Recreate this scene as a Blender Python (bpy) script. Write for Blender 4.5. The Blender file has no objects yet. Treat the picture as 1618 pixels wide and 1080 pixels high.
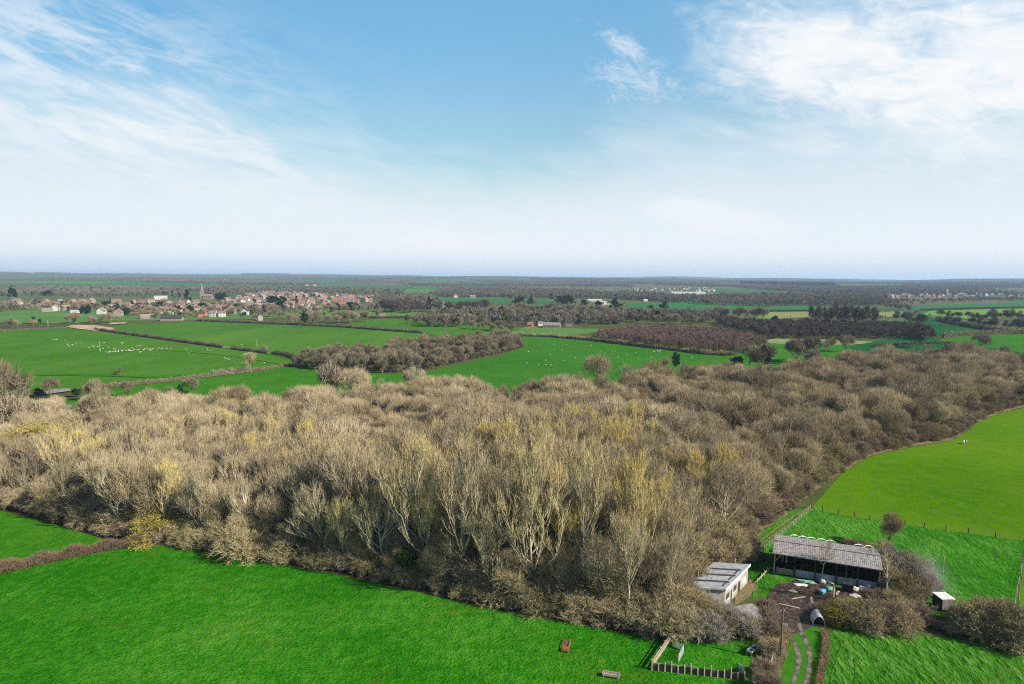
import bpy, bmesh, math, random
import numpy as np
from mathutils import Matrix, Vector
from mathutils.geometry import tessellate_polygon

rnd = random.Random(7)
nr = np.random.default_rng(11)
PI = math.pi
R = math.radians
scene = bpy.context.scene
COL = scene.collection

# ------------------------------------------------------------------ camera
CAM_H = 57.0
F = 1618 * 24 / 36
PITCH, ROLL = R(5.47), R(0.42)
CAM_ROT = Matrix.Rotation(PI / 2 - PITCH, 3, 'X') @ Matrix.Rotation(ROLL, 3, 'Z')
CAM_INV = CAM_ROT.transposed()


def P(px, py, z=0.0):
    """survey point: where the sight line of the photograph meets the height z"""
    d = CAM_ROT @ Vector(((px - 809) / F, (540 - py) / F, -1))
    t = (z - CAM_H) / d.z
    return Vector((d.x * t, d.y * t, z))


def Q(p):
    v = CAM_INV @ (Vector(p) - Vector((0, 0, CAM_H)))
    return 809 - F * v.x / v.z, 540 + F * v.y / v.z


def tall(px, pyb, pyt):
    """height of an upright whose foot and top were measured"""
    b = P(px, pyb)
    lo, hi = 0.0, 60.0
    for _ in range(40):
        m = (lo + hi) / 2
        if Q((b.x, b.y, m))[1] > pyt:
            lo = m
        else:
            hi = m
    return lo


cam_d = bpy.data.cameras.new('camera')
cam = bpy.data.objects.new('camera', cam_d)
COL.objects.link(cam)
cam_d.sensor_width = 36
cam_d.lens = 24
cam_d.clip_start = 1
cam_d.clip_end = 80000
cam.matrix_world = Matrix.Translation((0, 0, CAM_H)) @ CAM_ROT.to_4x4()
scene.camera = cam


# ------------------------------------------------------------------ materials
def new_mat(name):
    m = bpy.data.materials.new(name)
    m.use_nodes = True
    nt = m.node_tree
    nt.nodes.clear()
    out = nt.nodes.new('ShaderNodeOutputMaterial')
    return m, nt, out


def N(nt, typ, **kw):
    n = nt.nodes.new(typ)
    for k, v in kw.items():
        if k.startswith('i_'):
            key = k[2:]
            n.inputs[int(key) if key.isdigit() else key.replace('_', ' ')].default_value = v
        else:
            setattr(n, k, v)
    return n


def L(nt, a, b):
    nt.links.new(a, b)


def ramp(nt, fac, stops, interp='LINEAR'):
    n = nt.nodes.new('ShaderNodeValToRGB')
    cr = n.color_ramp
    cr.interpolation = interp
    while len(cr.elements) > 1:
        cr.elements.remove(cr.elements[-1])
    for i, (p, c) in enumerate(stops):
        e = cr.elements[0] if i == 0 else cr.elements.new(p)
        e.position = p
        e.color = (*c, 1) if len(c) == 3 else c
    L(nt, fac, n.inputs[0])
    return n.outputs[0]


def noise(nt, vec, scale, detail=3, rough=0.55):
    n = N(nt, 'ShaderNodeTexNoise')
    n.inputs['Scale'].default_value = scale
    n.inputs['Detail'].default_value = detail
    n.inputs['Roughness'].default_value = rough
    L(nt, vec, n.inputs['Vector'])
    return n.outputs['Fac']


def math_(nt, op, a, b=None, c=None, clamp=False):
    n = N(nt, 'ShaderNodeMath', operation=op)
    n.use_clamp = clamp
    for i, v in enumerate((a, b, c)):
        if v is None:
            continue
        if isinstance(v, (int, float)):
            n.inputs[i].default_value = v
        else:
            L(nt, v, n.inputs[i])
    return n.outputs[0]


def mixc(nt, fac, a, b, blend='MIX'):
    n = N(nt, 'ShaderNodeMix', data_type='RGBA', blend_type=blend)
    for sock, v in ((n.inputs[0], fac), (n.inputs[6], a), (n.inputs[7], b)):
        if isinstance(v, (int, float)):
            sock.default_value = v
        elif isinstance(v, tuple):
            sock.default_value = (*v, 1) if len(v) == 3 else v
        else:
            L(nt, v, sock)
    return n.outputs[2]


def simple(name, c1, c2=None, scale=1.0, rough=0.85, metal=0.0, bump=0.0, spec=0.25, obj=True):
    """two-tone noisy surface"""
    m, nt, out = new_mat(name)
    b = N(nt, 'ShaderNodeBsdfPrincipled')
    b.inputs['Roughness'].default_value = rough
    b.inputs['Metallic'].default_value = metal
    b.inputs['Specular IOR Level'].default_value = spec
    tc = N(nt, 'ShaderNodeTexCoord')
    v = tc.outputs['Object'] if obj else N(nt, 'ShaderNodeNewGeometry').outputs['Position']
    f = noise(nt, v, scale, 4, 0.6)
    L(nt, ramp(nt, f, [(0.32, c1), (0.68, c2 or c1)]), b.inputs['Base Color'])
    if bump:
        bp = N(nt, 'ShaderNodeBump')
        bp.inputs['Strength'].default_value = 0.7
        bp.inputs['Distance'].default_value = bump
        L(nt, f, bp.inputs['Height'])
        L(nt, bp.outputs[0], b.inputs['Normal'])
    L(nt, b.outputs[0], out.inputs[0])
    return m


def twig(name, cols, scale=0.5):
    """bark / twig colour: differs from plant to plant and clump to clump"""
    m, nt, out = new_mat(name)
    b = N(nt, 'ShaderNodeBsdfDiffuse')
    b.inputs['Roughness'].default_value = 0.6
    oi = N(nt, 'ShaderNodeObjectInfo')
    tc = N(nt, 'ShaderNodeTexCoord')
    f = noise(nt, tc.outputs['Object'], scale, 2)
    s = math_(nt, 'MULTIPLY_ADD', oi.outputs['Random'], 0.75, math_(nt, 'MULTIPLY_ADD', f, 0.9, -0.33))
    k = len(cols)
    L(nt, ramp(nt, s, [(i / max(1, k - 1), c) for i, c in enumerate(cols)]), b.inputs['Color'])
    L(nt, b.outputs[0], out.inputs[0])
    return m


def grass(name, c1, c2, c3=None, big=0.02, mid=0.25, fine=1.6, bump=0.12, streak=None, tint=0.5, patch=None, pamt=0.6, pscale=0.06):
    """sward: broad patches, clumps, tussocks with bump; streak = (angle, stretch)"""
    m, nt, out = new_mat(name)
    b = N(nt, 'ShaderNodeBsdfPrincipled')
    b.inputs['Roughness'].default_value = 0.9
    b.inputs['Specular IOR Level'].default_value = 0.0
    pos = N(nt, 'ShaderNodeNewGeometry').outputs['Position']
    vec = pos
    if streak:
        mp = N(nt, 'ShaderNodeMapping')
        mp.inputs['Rotation'].default_value = (0, 0, R(streak[0]))
        mp.inputs['Scale'].default_value = (1, 1 / streak[1], 1)
        L(nt, pos, mp.inputs['Vector'])
        vec = mp.outputs[0]
    f1 = noise(nt, pos, big, 3)
    f2 = noise(nt, vec, mid, 4, 0.6)
    f3 = noise(nt, vec, fine, 4, 0.65)
    s = math_(nt, 'ADD', math_(nt, 'MULTIPLY', f1, tint), math_(nt, 'ADD', math_(nt, 'MULTIPLY', f2, 0.55), math_(nt, 'MULTIPLY', f3, 0.65)))
    s = math_(nt, 'MULTIPLY_ADD', s, 1.6, -0.42 - 0.8 * tint)
    col = ramp(nt, s, [(0.08, c1), (0.5, c2), (0.92, c3 or c2)])
    if patch:      # thin, yellowed or trodden turf
        f4 = noise(nt, pos, pscale, 3, 0.6)
        f5 = noise(nt, pos, pscale * 7, 4, 0.7)
        q = math_(nt, 'ADD', math_(nt, 'MULTIPLY', f4, 0.6), math_(nt, 'MULTIPLY', f5, 0.4))
        mr = N(nt, 'ShaderNodeMapRange')
        mr.interpolation_type = 'SMOOTHSTEP'
        mr.inputs['From Min'].default_value = 0.53
        mr.inputs['From Max'].default_value = 0.68
        mr.inputs['To Max'].default_value = pamt
        L(nt, q, mr.inputs['Value'])
        col = mixc(nt, mr.outputs['Result'], col, patch)
    L(nt, col, b.inputs['Base Color'])
    if bump:
        h = math_(nt, 'ADD', math_(nt, 'MULTIPLY', f2, 1.2), math_(nt, 'MULTIPLY', f3, 0.8))
        bp = N(nt, 'ShaderNodeBump')
        bp.inputs['Strength'].default_value = 1.0
        bp.inputs['Distance'].default_value = bump
        L(nt, h, bp.inputs['Height'])
        L(nt, bp.outputs[0], b.inputs['Normal'])
    L(nt, b.outputs[0], out.inputs[0])
    return m


M = {}
# sward of each pasture
M['near'] = grass('pasture_near', (0.010, 0.070, 0.002), (0.021, 0.146, 0.004), (0.078, 0.225, 0.020), bump=0.55, mid=0.5, fine=2.2, tint=0.7, big=0.035, patch=(0.075, 0.135, 0.012), pamt=0.6)
M['leftsm'] = grass('pasture_corner', (0.014, 0.085, 0.004), (0.034, 0.145, 0.006), (0.08, 0.20, 0.016), bump=0.4)
M['paddock'] = grass('paddock', (0.011, 0.064, 0.004), (0.026, 0.128, 0.005), (0.085, 0.215, 0.03), bump=0.6, streak=(-35, 2.5), patch=(0.05, 0.085, 0.015), pamt=0.55)
M['bigright'] = grass('pasture_slope', (0.036, 0.108, 0.002), (0.060, 0.145, 0.003), (0.088, 0.17, 0.006), bump=0.12, tint=0.8, patch=(0.085, 0.135, 0.012), pamt=0.5, pscale=0.03)
M['tussock'] = grass('rough_pasture', (0.014, 0.065, 0.004), (0.036, 0.145, 0.009), (0.12, 0.23, 0.05), patch=(0.085, 0.13, 0.02), pamt=0.6, bump=1.0, mid=0.5, fine=1.4, streak=(35, 2.6))
M['sheepA'] = grass('sheep_pasture', (0.030, 0.095, 0.009), (0.046, 0.135, 0.013), (0.075, 0.165, 0.025), big=0.012, mid=0.05, fine=0.5, bump=0.15, streak=(80, 4), patch=(0.075, 0.115, 0.02), pamt=0.6, pscale=0.015)
M['sheepB'] = grass('ewe_pasture', (0.020, 0.090, 0.008), (0.030, 0.125, 0.011), (0.05, 0.15, 0.018), big=0.012, mid=0.08, fine=0.6, bump=0.15, patch=(0.06, 0.11, 0.02), pamt=0.6, pscale=0.02)
M['arable'] = grass('winter_crop', (0.030, 0.092, 0.014), (0.046, 0.13, 0.017), (0.07, 0.155, 0.022), big=0.006, mid=0.03, fine=0.4, bump=0.1, streak=(70, 8))
M['strip'] = grass('strip_pasture', (0.020, 0.088, 0.006), (0.032, 0.128, 0.009), (0.055, 0.16, 0.016), big=0.02, mid=0.1, fine=0.6, bump=0.15)
M['dull'] = grass('dull_pasture', (0.045, 0.11, 0.03), (0.07, 0.155, 0.04), (0.11, 0.19, 0.06), big=0.01, mid=0.05, fine=0.3, bump=0.1)
M['pale'] = grass('pale_stubble', (0.12, 0.15, 0.055), (0.17, 0.19, 0.075), (0.22, 0.22, 0.1), big=0.01, mid=0.05, fine=0.3, bump=0.1)
M['dark'] = grass('painted_shade_crop', (0.008, 0.05, 0.016), (0.012, 0.075, 0.02), (0.02, 0.095, 0.026), big=0.01, mid=0.05, fine=0.3, bump=0.1)  # cloud shade over these crops painted into the base colour
M['teal'] = grass('young_crop', (0.02, 0.085, 0.03), (0.032, 0.12, 0.04), (0.045, 0.14, 0.045), big=0.008, mid=0.03, fine=0.2, bump=0.1)
M['lime'] = grass('lime_crop', (0.07, 0.17, 0.025), (0.10, 0.22, 0.03), (0.14, 0.25, 0.05), big=0.01, mid=0.04, fine=0.3, bump=0.1)
M['farg1'] = grass('far_green', (0.03, 0.075, 0.03), (0.045, 0.10, 0.038), (0.06, 0.115, 0.045), big=0.004, mid=0.02, fine=0.1, bump=0)
M['farg2'] = grass('far_olive', (0.06, 0.08, 0.04), (0.08, 0.10, 0.048), (0.10, 0.12, 0.06), big=0.004, mid=0.02, fine=0.1, bump=0)
M['farb'] = grass('far_plough', (0.085, 0.072, 0.055), (0.11, 0.092, 0.07), (0.14, 0.12, 0.09), big=0.004, mid=0.02, fine=0.1, bump=0)
M['farw'] = grass('far_wood_floor', (0.035, 0.03, 0.024), (0.05, 0.042, 0.032), (0.065, 0.055, 0.04), big=0.004, mid=0.02, fine=0.1, bump=0)
M['ground'] = grass('rough_ground', (0.045, 0.05, 0.02), (0.06, 0.075, 0.025), (0.09, 0.10, 0.04), big=0.01, mid=0.08, fine=0.6, bump=0.3)
M['litter'] = simple('leaf_litter', (0.022, 0.017, 0.011), (0.06, 0.046, 0.028), 0.5, obj=False, bump=0.3)
M['mud'] = simple('churned_mud', (0.010, 0.007, 0.005), (0.095, 0.064, 0.048), 1.0, rough=0.6, obj=False, bump=0.9)
M['rut'] = simple('wheel_rut', (0.035, 0.026, 0.020), (0.22, 0.17, 0.145), 0.9, rough=0.6, obj=False, bump=0.15)
M['verge'] = simple('dead_grass', (0.10, 0.075, 0.03), (0.20, 0.15, 0.07), 1.5, obj=False, bump=0.4)
M['earth'] = simple('bare_earth', (0.22, 0.12, 0.07), (0.50, 0.36, 0.25), 0.08, obj=False)
M['road'] = simple('lane', (0.15, 0.145, 0.13), (0.22, 0.21, 0.19), 0.3, obj=False)
# plants
M['bark_pale'] = twig('pale_bark', [(0.271, 0.223, 0.142), (0.419, 0.357, 0.246), (0.579, 0.504, 0.370)])
M['tw_yellow'] = twig('yellow_twigs', [(0.290, 0.240, 0.157), (0.391, 0.328, 0.208), (0.454, 0.379, 0.208), (0.556, 0.461, 0.208), (0.580, 0.466, 0.145)], 0.25)
M['tw_brown'] = twig('brown_twigs', [(0.233, 0.184, 0.107), (0.350, 0.282, 0.169), (0.455, 0.375, 0.233), (0.536, 0.455, 0.309)], 0.3)
M['bark_brown'] = twig('brown_bark', [(0.12, 0.098, 0.064), (0.20, 0.165, 0.11), (0.29, 0.245, 0.17)])
M['tw_olive'] = twig('olive_twigs', [(0.175, 0.151, 0.072), (0.284, 0.242, 0.127), (0.375, 0.316, 0.175), (0.387, 0.296, 0.188)], 0.4)
M['tw_red'] = twig('russet_twigs', [(0.205, 0.157, 0.108), (0.270, 0.205, 0.140), (0.346, 0.270, 0.194)], 0.4)
M['tw_grey'] = twig('grey_twigs', [(0.24, 0.21, 0.17), (0.33, 0.295, 0.25), (0.42, 0.385, 0.345)], 0.4)
M['tw_gold'] = twig('gold_catkins', [(0.20, 0.165, 0.05), (0.28, 0.235, 0.06), (0.31, 0.25, 0.08)], 0.4)
M['tw_straw'] = twig('straw', [(0.20, 0.14, 0.07), (0.34, 0.25, 0.14), (0.45, 0.34, 0.2)], 0.8)
M['tw_mid'] = twig('hedgerow_twigs', [(0.13, 0.108, 0.068), (0.20, 0.168, 0.108), (0.265, 0.22, 0.145), (0.31, 0.255, 0.175)], 0.3)
M['tw_hedge'] = twig('hedge_twigs', [(0.13, 0.095, 0.06), (0.22, 0.165, 0.105), (0.31, 0.24, 0.16)], 0.8)
M['tw_ash'] = twig('pale_ash_twigs', [(0.201, 0.164, 0.101), (0.286, 0.234, 0.148), (0.370, 0.312, 0.201), (0.423, 0.354, 0.207)], 0.25)
M['tw_purple'] = twig('purple_twigs', [(0.160, 0.130, 0.072), (0.210, 0.145, 0.106), (0.270, 0.175, 0.149), (0.310, 0.200, 0.178)], 0.3)
M['tw_dim'] = twig('dim_twigs', [(0.065, 0.052, 0.044), (0.105, 0.085, 0.07), (0.15, 0.12, 0.098)], 0.3)  # dark hedge twigs; cloud shade over the far belt put into the colour
M['leaf_dark'] = twig('evergreen', [(0.006, 0.016, 0.010), (0.012, 0.030, 0.014), (0.022, 0.045, 0.018)], 0.5)
M['leaf_ivy'] = twig('ivy_leaf', [(0.02, 0.045, 0.008), (0.045, 0.085, 0.014), (0.075, 0.12, 0.02)], 0.5)
M['tw_far'] = twig('far_twigs', [(0.085, 0.082, 0.06), (0.135, 0.127, 0.092), (0.18, 0.165, 0.125), (0.23, 0.205, 0.155)], 0.1)
# built things
M['asbestos'] = simple('fibre_cement', (0.11, 0.10, 0.097), (0.31, 0.285, 0.275), 1.7, rough=0.9, bump=0.02)
M['zinc'] = simple('zinc_sheet', (0.42, 0.45, 0.48), (0.58, 0.60, 0.62), 0.6, rough=0.45, metal=0.4)
M['galv'] = simple('galvanised_tube', (0.50, 0.52, 0.54), (0.66, 0.68, 0.70), 3, rough=0.4, metal=0.5)
M['steel_dk'] = simple('dark_sheet', (0.02, 0.022, 0.026), (0.045, 0.048, 0.055), 1, rough=0.7)
M['felt'] = simple('felt_roof', (0.19, 0.193, 0.20), (0.31, 0.312, 0.315), 0.8, rough=0.85)
M['roof_dark'] = simple('roof_light', (0.02, 0.02, 0.024), (0.05, 0.05, 0.055), 1.2, rough=0.5)  # dark tone of the strips and hatches on the shed roof
M['render'] = simple('cream_render', (0.20, 0.19, 0.165), (0.38, 0.355, 0.31), 0.45, rough=0.9)
M['wood_dk'] = simple('dark_board', (0.02, 0.016, 0.014), (0.055, 0.045, 0.038), 2.5)
M['wood'] = simple('weathered_timber', (0.22, 0.17, 0.125), (0.42, 0.35, 0.27), 2.5)
M['wood_pale'] = simple('sawn_timber', (0.27, 0.215, 0.165), (0.42, 0.35, 0.28), 2.5)
M['sleeper'] = simple('railway_sleeper', (0.045, 0.032, 0.026), (0.13, 0.095, 0.075), 2.0)
M['block'] = simple('blue_sheet_wall', (0.22, 0.27, 0.33), (0.34, 0.38, 0.44), 1.0)
M['white'] = simple('white_paint', (0.62, 0.62, 0.60), (0.78, 0.78, 0.76), 1.0)
M['bag'] = simple('white_bag', (0.42, 0.42, 0.38), (0.70, 0.69, 0.63), 2.0)
M['blue'] = simple('blue_plastic', (0.06, 0.20, 0.34), (0.14, 0.36, 0.52), 2.0, rough=0.4)
M['tarp'] = simple('green_tarp', (0.07, 0.22, 0.15), (0.20, 0.38, 0.29), 2.0, rough=0.5)
M['rust'] = simple('rusty_steel', (0.12, 0.05, 0.02), (0.36, 0.14, 0.05), 3.0)
M['wool'] = simple('wool', (0.36, 0.335, 0.265), (0.48, 0.45, 0.37), 4.0, rough=1.0)
M['hide_bk'] = simple('black_hide', (0.012, 0.011, 0.010), (0.02, 0.018, 0.016), 3.0)
M['glass'] = simple('dark_pane', (0.02, 0.025, 0.03), (0.04, 0.045, 0.05), 1.0, rough=0.2, spec=0.5)
for nm, a, b in (('w_white', (0.40, 0.385, 0.36), (0.54, 0.52, 0.49)), ('w_cream', (0.26, 0.225, 0.17), (0.34, 0.30, 0.235)),
                 ('w_brick', (0.24, 0.13, 0.09), (0.31, 0.18, 0.13)), ('w_pink', (0.21, 0.165, 0.14), (0.28, 0.225, 0.19)),
                 ('w_stone', (0.18, 0.15, 0.115), (0.25, 0.21, 0.16)), ('w_red', (0.42, 0.12, 0.07), (0.48, 0.17, 0.10)),
                 ('r_brown', (0.12, 0.085, 0.068), (0.18, 0.13, 0.105)), ('r_red', (0.19, 0.10, 0.07), (0.26, 0.145, 0.105)),
                 ('r_grey', (0.14, 0.13, 0.13), (0.22, 0.205, 0.20)), ('r_pink', (0.19, 0.14, 0.12), (0.26, 0.195, 0.165)),
                 ('r_dark', (0.03, 0.03, 0.034), (0.05, 0.05, 0.056))):
    M[nm] = simple(nm, a, b, 0.9)


# ------------------------------------------------------------------ object helpers
def tag(o, label=None, cat=None, group=None, kind=None):
    if label:
        o['label'] = label
    if cat:
        o['category'] = cat
    if group:
        o['group'] = group
    if kind:
        o['kind'] = kind
    return o


def link(name, me, parent=None, loc=None, rz=0.0, sc=None):
    o = bpy.data.objects.new(name, me)
    COL.objects.link(o)
    if parent is not None:
        o.parent = parent
    if loc is not None:
        o.location = loc
    if rz:
        o.rotation_euler = (0, 0, rz)
    if sc is not None:
        o.scale = sc if hasattr(sc, '__len__') else (sc, sc, sc)
    return o


def empty(name, loc, rz=0.0, sc=None):
    o = link(name, None, None, loc, rz, sc)
    o.empty_display_size = 0.5
    return o


def mesh_np(name, V, Fs, mats, mi=None, smooth=False):
    me = bpy.data.meshes.new(name)
    V = np.asarray(V, dtype=np.float32)
    Fs = np.asarray(Fs, dtype=np.int32)
    nf, k = Fs.shape
    me.vertices.add(len(V))
    me.vertices.foreach_set('co', V.ravel())
    me.loops.add(nf * k)
    me.loops.foreach_set('vertex_index', Fs.ravel())
    me.polygons.add(nf)
    me.polygons.foreach_set('loop_start', np.arange(0, nf * k, k, dtype=np.int32))
    for m in mats:
        me.materials.append(m)
    if mi is not None:
        me.polygons.foreach_set('material_index', np.asarray(mi, dtype=np.int32))
    if smooth:
        me.polygons.foreach_set('use_smooth', np.ones(nf, dtype=bool))
    me.update(calc_edges=True)
    return me


class MB:
    """collects boxes, bars, tubes, sheets; build() -> one mesh"""

    def __init__(s):
        s.v, s.f, s.m = [], [], []

    def add(s, vs, fs, m=0):
        o = len(s.v)
        s.v += [tuple(v) for v in vs]
        s.f += [tuple(i + o for i in f) for f in fs]
        s.m += [m] * len(fs)
        return s

    def hexa(s, b, t, m=0):
        """8 corners: 4 bottom ccw, 4 top ccw"""
        return s.add(list(b) + list(t), [(3, 2, 1, 0), (4, 5, 6, 7), (0, 1, 5, 4), (1, 2, 6, 5), (2, 3, 7, 6), (3, 0, 4, 7)], m)

    def box(s, c, d, m=0, rz=0.0):
        cx, cy, cz = c
        hx, hy, hz = d[0] / 2, d[1] / 2, d[2] / 2
        ca, sa = math.cos(rz), math.sin(rz)
        q = [(cx + x * ca - y * sa, cy + x * sa + y * ca) for x, y in ((-hx, -hy), (hx, -hy), (hx, hy), (-hx, hy))]
        return s.hexa([(x, y, cz - hz) for x, y in q], [(x, y, cz + hz) for x, y in q], m)

    def bar(s, a, b, w, h=None, m=0):
        a, b = Vector(a), Vector(b)
        h = h or w
        d = (b - a).normalized()
        side = d.cross(Vector((0, 0, 1)))
        if side.length < 0.05:
            side = Vector((1, 0, 0))
        side.normalize()
        up = side.cross(d).normalized()
        x, y = side * w / 2, up * h / 2
        return s.hexa([a - x - y, a + x - y, a + x + y, a - x + y], [b - x - y, b + x - y, b + x + y, b - x + y], m)

    def tube(s, pts, r, n=8, m=0, cap=True):
        pts = [Vector(p) for p in pts]
        rr = r if hasattr(r, '__len__') else [r] * len(pts)
        vs, fs = [], []
        for i, p in enumerate(pts):
            d = (pts[min(i + 1, len(pts) - 1)] - pts[max(i - 1, 0)]).normalized()
            x = d.cross(Vector((0.13, 0.97, 0.2)))
            if x.length < 0.1:
                x = d.cross(Vector((1, 0, 0)))
            x.normalize()
            y = d.cross(x)
            for k in range(n):
                a = 2 * PI * k / n
                vs.append(p + (x * math.cos(a) + y * math.sin(a)) * rr[i])
        for i in range(len(pts) - 1):
            for k in range(n):
                fs.append((i * n + k, i * n + (k + 1) % n, (i + 1) * n + (k + 1) % n, (i + 1) * n + k))
        if cap:
            fs.append(tuple(range(n - 1, -1, -1)))
            fs.append(tuple((len(pts) - 1) * n + k for k in range(n)))
        return s.add(vs, fs, m)

    def mesh(s, name, mats):
        me = bpy.data.meshes.new(name)
        me.from_pydata(s.v, [], s.f)
        for m in (mats if isinstance(mats, (list, tuple)) else [mats]):
            me.materials.append(m)
        me.polygons.foreach_set('material_index', s.m)
        me.update()
        return me

    def build(s, name, mats, parent=None, loc=None, rz=0.0):
        return link(name, s.mesh(name, mats), parent, loc, rz)


def terrain(x, y):
    r = math.hypot(x, y)
    k = min(1, max(0, (r - 2400) / 7000))
    k = k * k * (3 - 2 * k)
    k *= 1 + 0.25 * math.sin(x * 0.00061 + 0.8) * math.sin(y * 0.0005 + x * 0.00023)
    n = 1.6 * math.sin(x * 0.0009 + 1.3) * math.cos(y * 0.0007 + 0.4) + 0.5 * math.sin(x * 0.0021 - y * 0.0013) + 0.3 * math.sin(y * 0.0034 + x * 0.0011)
    far = min(1, max(0, (r - 6500) / 4000))
    return k * (30 + 12 * far + (9 + 4 * far) * n)


SHEET = [0.012]


def sheet(name, pts, mat, z=None, sub=0, kind='structure', noisy=0.0):
    """a flat piece of ground cover; each lies a little above the last"""
    if z is None:
        SHEET[0] += 0.006
        z = SHEET[0]
    pts = [Vector((p[0], p[1], 0)) for p in pts]
    if noisy:
        out = []
        for i, a in enumerate(pts):
            b = pts[(i + 1) % len(pts)]
            n = max(1, int((b - a).length / (noisy * 4)))
            for k in range(n):
                p = a.lerp(b, k / n)
                out.append(p + Vector((rnd.uniform(-1, 1), rnd.uniform(-1, 1), 0)) * noisy)
        pts = out
    tri = []
    for t in tessellate_polygon([pts]):
        a, b, c = (pts[i] for i in t)
        ar = (b.x - a.x) * (c.y - a.y) - (b.y - a.y) * (c.x - a.x)
        if abs(ar) > 1e-6:
            tri.append(tuple(t) if ar > 0 else tuple(reversed(t)))
    me = bpy.data.meshes.new(name)
    me.from_pydata([(p.x, p.y, z) for p in pts], [], tri)
    me.update()
    me.materials.append(mat)
    o = link(name, me)
    tag(o, kind=kind)
    return o


def PX(*pairs):
    return [P(a, b) for a, b in pairs]


def inside(pt, poly):
    x, y = pt[0], pt[1]
    c = False
    j = len(poly) - 1
    for i in range(len(poly)):
        xi, yi, xj, yj = poly[i][0], poly[i][1], poly[j][0], poly[j][1]
        if (yi > y) != (yj > y) and x < (xj - xi) * (y - yi) / (yj - yi) + xi:
            c = not c
        j = i
    return c


def scatter(poly, step, jit=0.42, rng=rnd):
    xs = [p[0] for p in poly]
    ys = [p[1] for p in poly]
    out = []
    y = min(ys)
    row = 0
    while y < max(ys):
        x = min(xs) + (step / 2 if row % 2 else 0)
        while x < max(xs):
            q = (x + rng.uniform(-jit, jit) * step, y + rng.uniform(-jit, jit) * step)
            if inside(q, poly):
                out.append(q)
            x += step
        y += step * 0.9
        row += 1
    return out


def dist_line(p, line):
    best = 1e9
    for a, b in zip(line[:-1], line[1:]):
        ax, ay, bx, by = a[0], a[1], b[0], b[1]
        dx, dy = bx - ax, by - ay
        t = max(0, min(1, ((p[0] - ax) * dx + (p[1] - ay) * dy) / (dx * dx + dy * dy + 1e-9)))
        best = min(best, math.hypot(p[0] - ax - t * dx, p[1] - ay - t * dy))
    return best


def along(line, step, jit=0.3):
    out = []
    for a, b in zip(line[:-1], line[1:]):
        a, b = Vector((a[0], a[1], 0)), Vector((b[0], b[1], 0))
        n = max(1, int((b - a).length / step))
        for k in range(n):
            p = a.lerp(b, (k + 0.5 + rnd.uniform(-jit, jit)) / n)
            out.append((p.x, p.y))
    return out


# ------------------------------------------------------------------ plant growth
def unit(a):
    return a / np.maximum(np.linalg.norm(a, axis=-1, keepdims=True), 1e-9)


def rperp(d, rg):
    v = rg.normal(size=d.shape)
    v -= (v * d).sum(-1, keepdims=True) * d
    return unit(v)


def grow(p, d, ln, segs, up, wig, rg):
    """polylines (n, segs+1, 3): start p, heading d, length ln, bent by up and wiggle"""
    pts = [p]
    d = d.copy()
    for _ in range(segs):
        d = unit(d + np.array([0, 0, up]) + rg.normal(size=d.shape) * wig)
        p = p + d * (ln / segs)[:, None]
        pts.append(p)
    return np.stack(pts, 1)


def spawn(lines, per, t0, t1, ang, rg, ang_j=0.2):
    """children off every line: start points, headings, parameter"""
    n, s1, _ = lines.shape
    idx = np.repeat(np.arange(n), per)
    t = rg.uniform(t0, t1, size=len(idx))
    x = t * (s1 - 1)
    i = np.minimum(x.astype(int), s1 - 2)
    a, b = lines[idx, i], lines[idx, i + 1]
    p = a + (b - a) * (x - i)[:, None]
    d = unit(b - a)
    an = ang + rg.normal(size=len(idx)) * ang_j
    return p, unit(d * np.cos(an)[:, None] + rperp(d, rg) * np.sin(an)[:, None]), t, idx


def tubes(lines, r0, r1, n=3):
    """(n lines) -> verts, tri faces of tapering tubes"""
    k, s1, _ = lines.shape
    d = unit(np.gradient(lines, axis=1))
    ref = np.where(np.abs(d[..., 2:3]) > 0.9, np.array([1.0, 0, 0]), np.array([0, 0, 1.0]))
    x = unit(np.cross(d, ref))
    y = np.cross(d, x)
    w = np.linspace(0, 1, s1)[None, :, None]
    r = r0[:, None, None] * (1 - w) + r1[:, None, None] * w
    a = np.arange(n) * 2 * PI / n
    V = lines[:, :, None, :] + r[..., None] * (x[:, :, None, :] * np.cos(a)[None, None, :, None] + y[:, :, None, :] * np.sin(a)[None, None, :, None])
    V = V.reshape(-1, 3)
    base = (np.arange(k) * s1 * n)[:, None, None] + (np.arange(s1 - 1) * n)[None, :, None] + np.arange(n)[None, None, :]
    nx = (np.arange(k) * s1 * n)[:, None, None] + (np.arange(s1 - 1) * n)[None, :, None] + ((np.arange(n) + 1) % n)[None, None, :]
    f1 = np.stack([base, nx, nx + n], -1).reshape(-1, 3)
    f2 = np.stack([base, nx + n, base + n], -1).reshape(-1, 3)
    return V, np.concatenate([f1, f2])


def strips(lines, w, rg):
    """thin tapering twigs: flat strips ending in a point"""
    k, s1, _ = lines.shape
    d = unit(lines[:, -1] - lines[:, 0])
    s = rperp(d, rg)
    wd = w[:, None, None] * (1 - np.arange(s1) / (s1 - 1) * 0.85)[None, :, None] * 0.5
    a, b = lines - s[:, None, :] * wd, lines + s[:, None, :] * wd
    V = np.stack([a, b], 2).reshape(-1, 3)
    o = (np.arange(k) * s1 * 2)[:, None] + (np.arange(s1 - 1) * 2)[None, :]
    f1 = np.stack([o, o + 1, o + 3], -1).reshape(-1, 3)
    f2 = np.stack([o, o + 3, o + 2], -1).reshape(-1, 3)
    return V, np.concatenate([f1, f2])


def cat(parts):
    V, Fs, o = [], [], 0
    for v, f in parts:
        V.append(v)
        Fs.append(f + o)
        o += len(v)
    return np.concatenate(V), np.concatenate(Fs)


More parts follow.
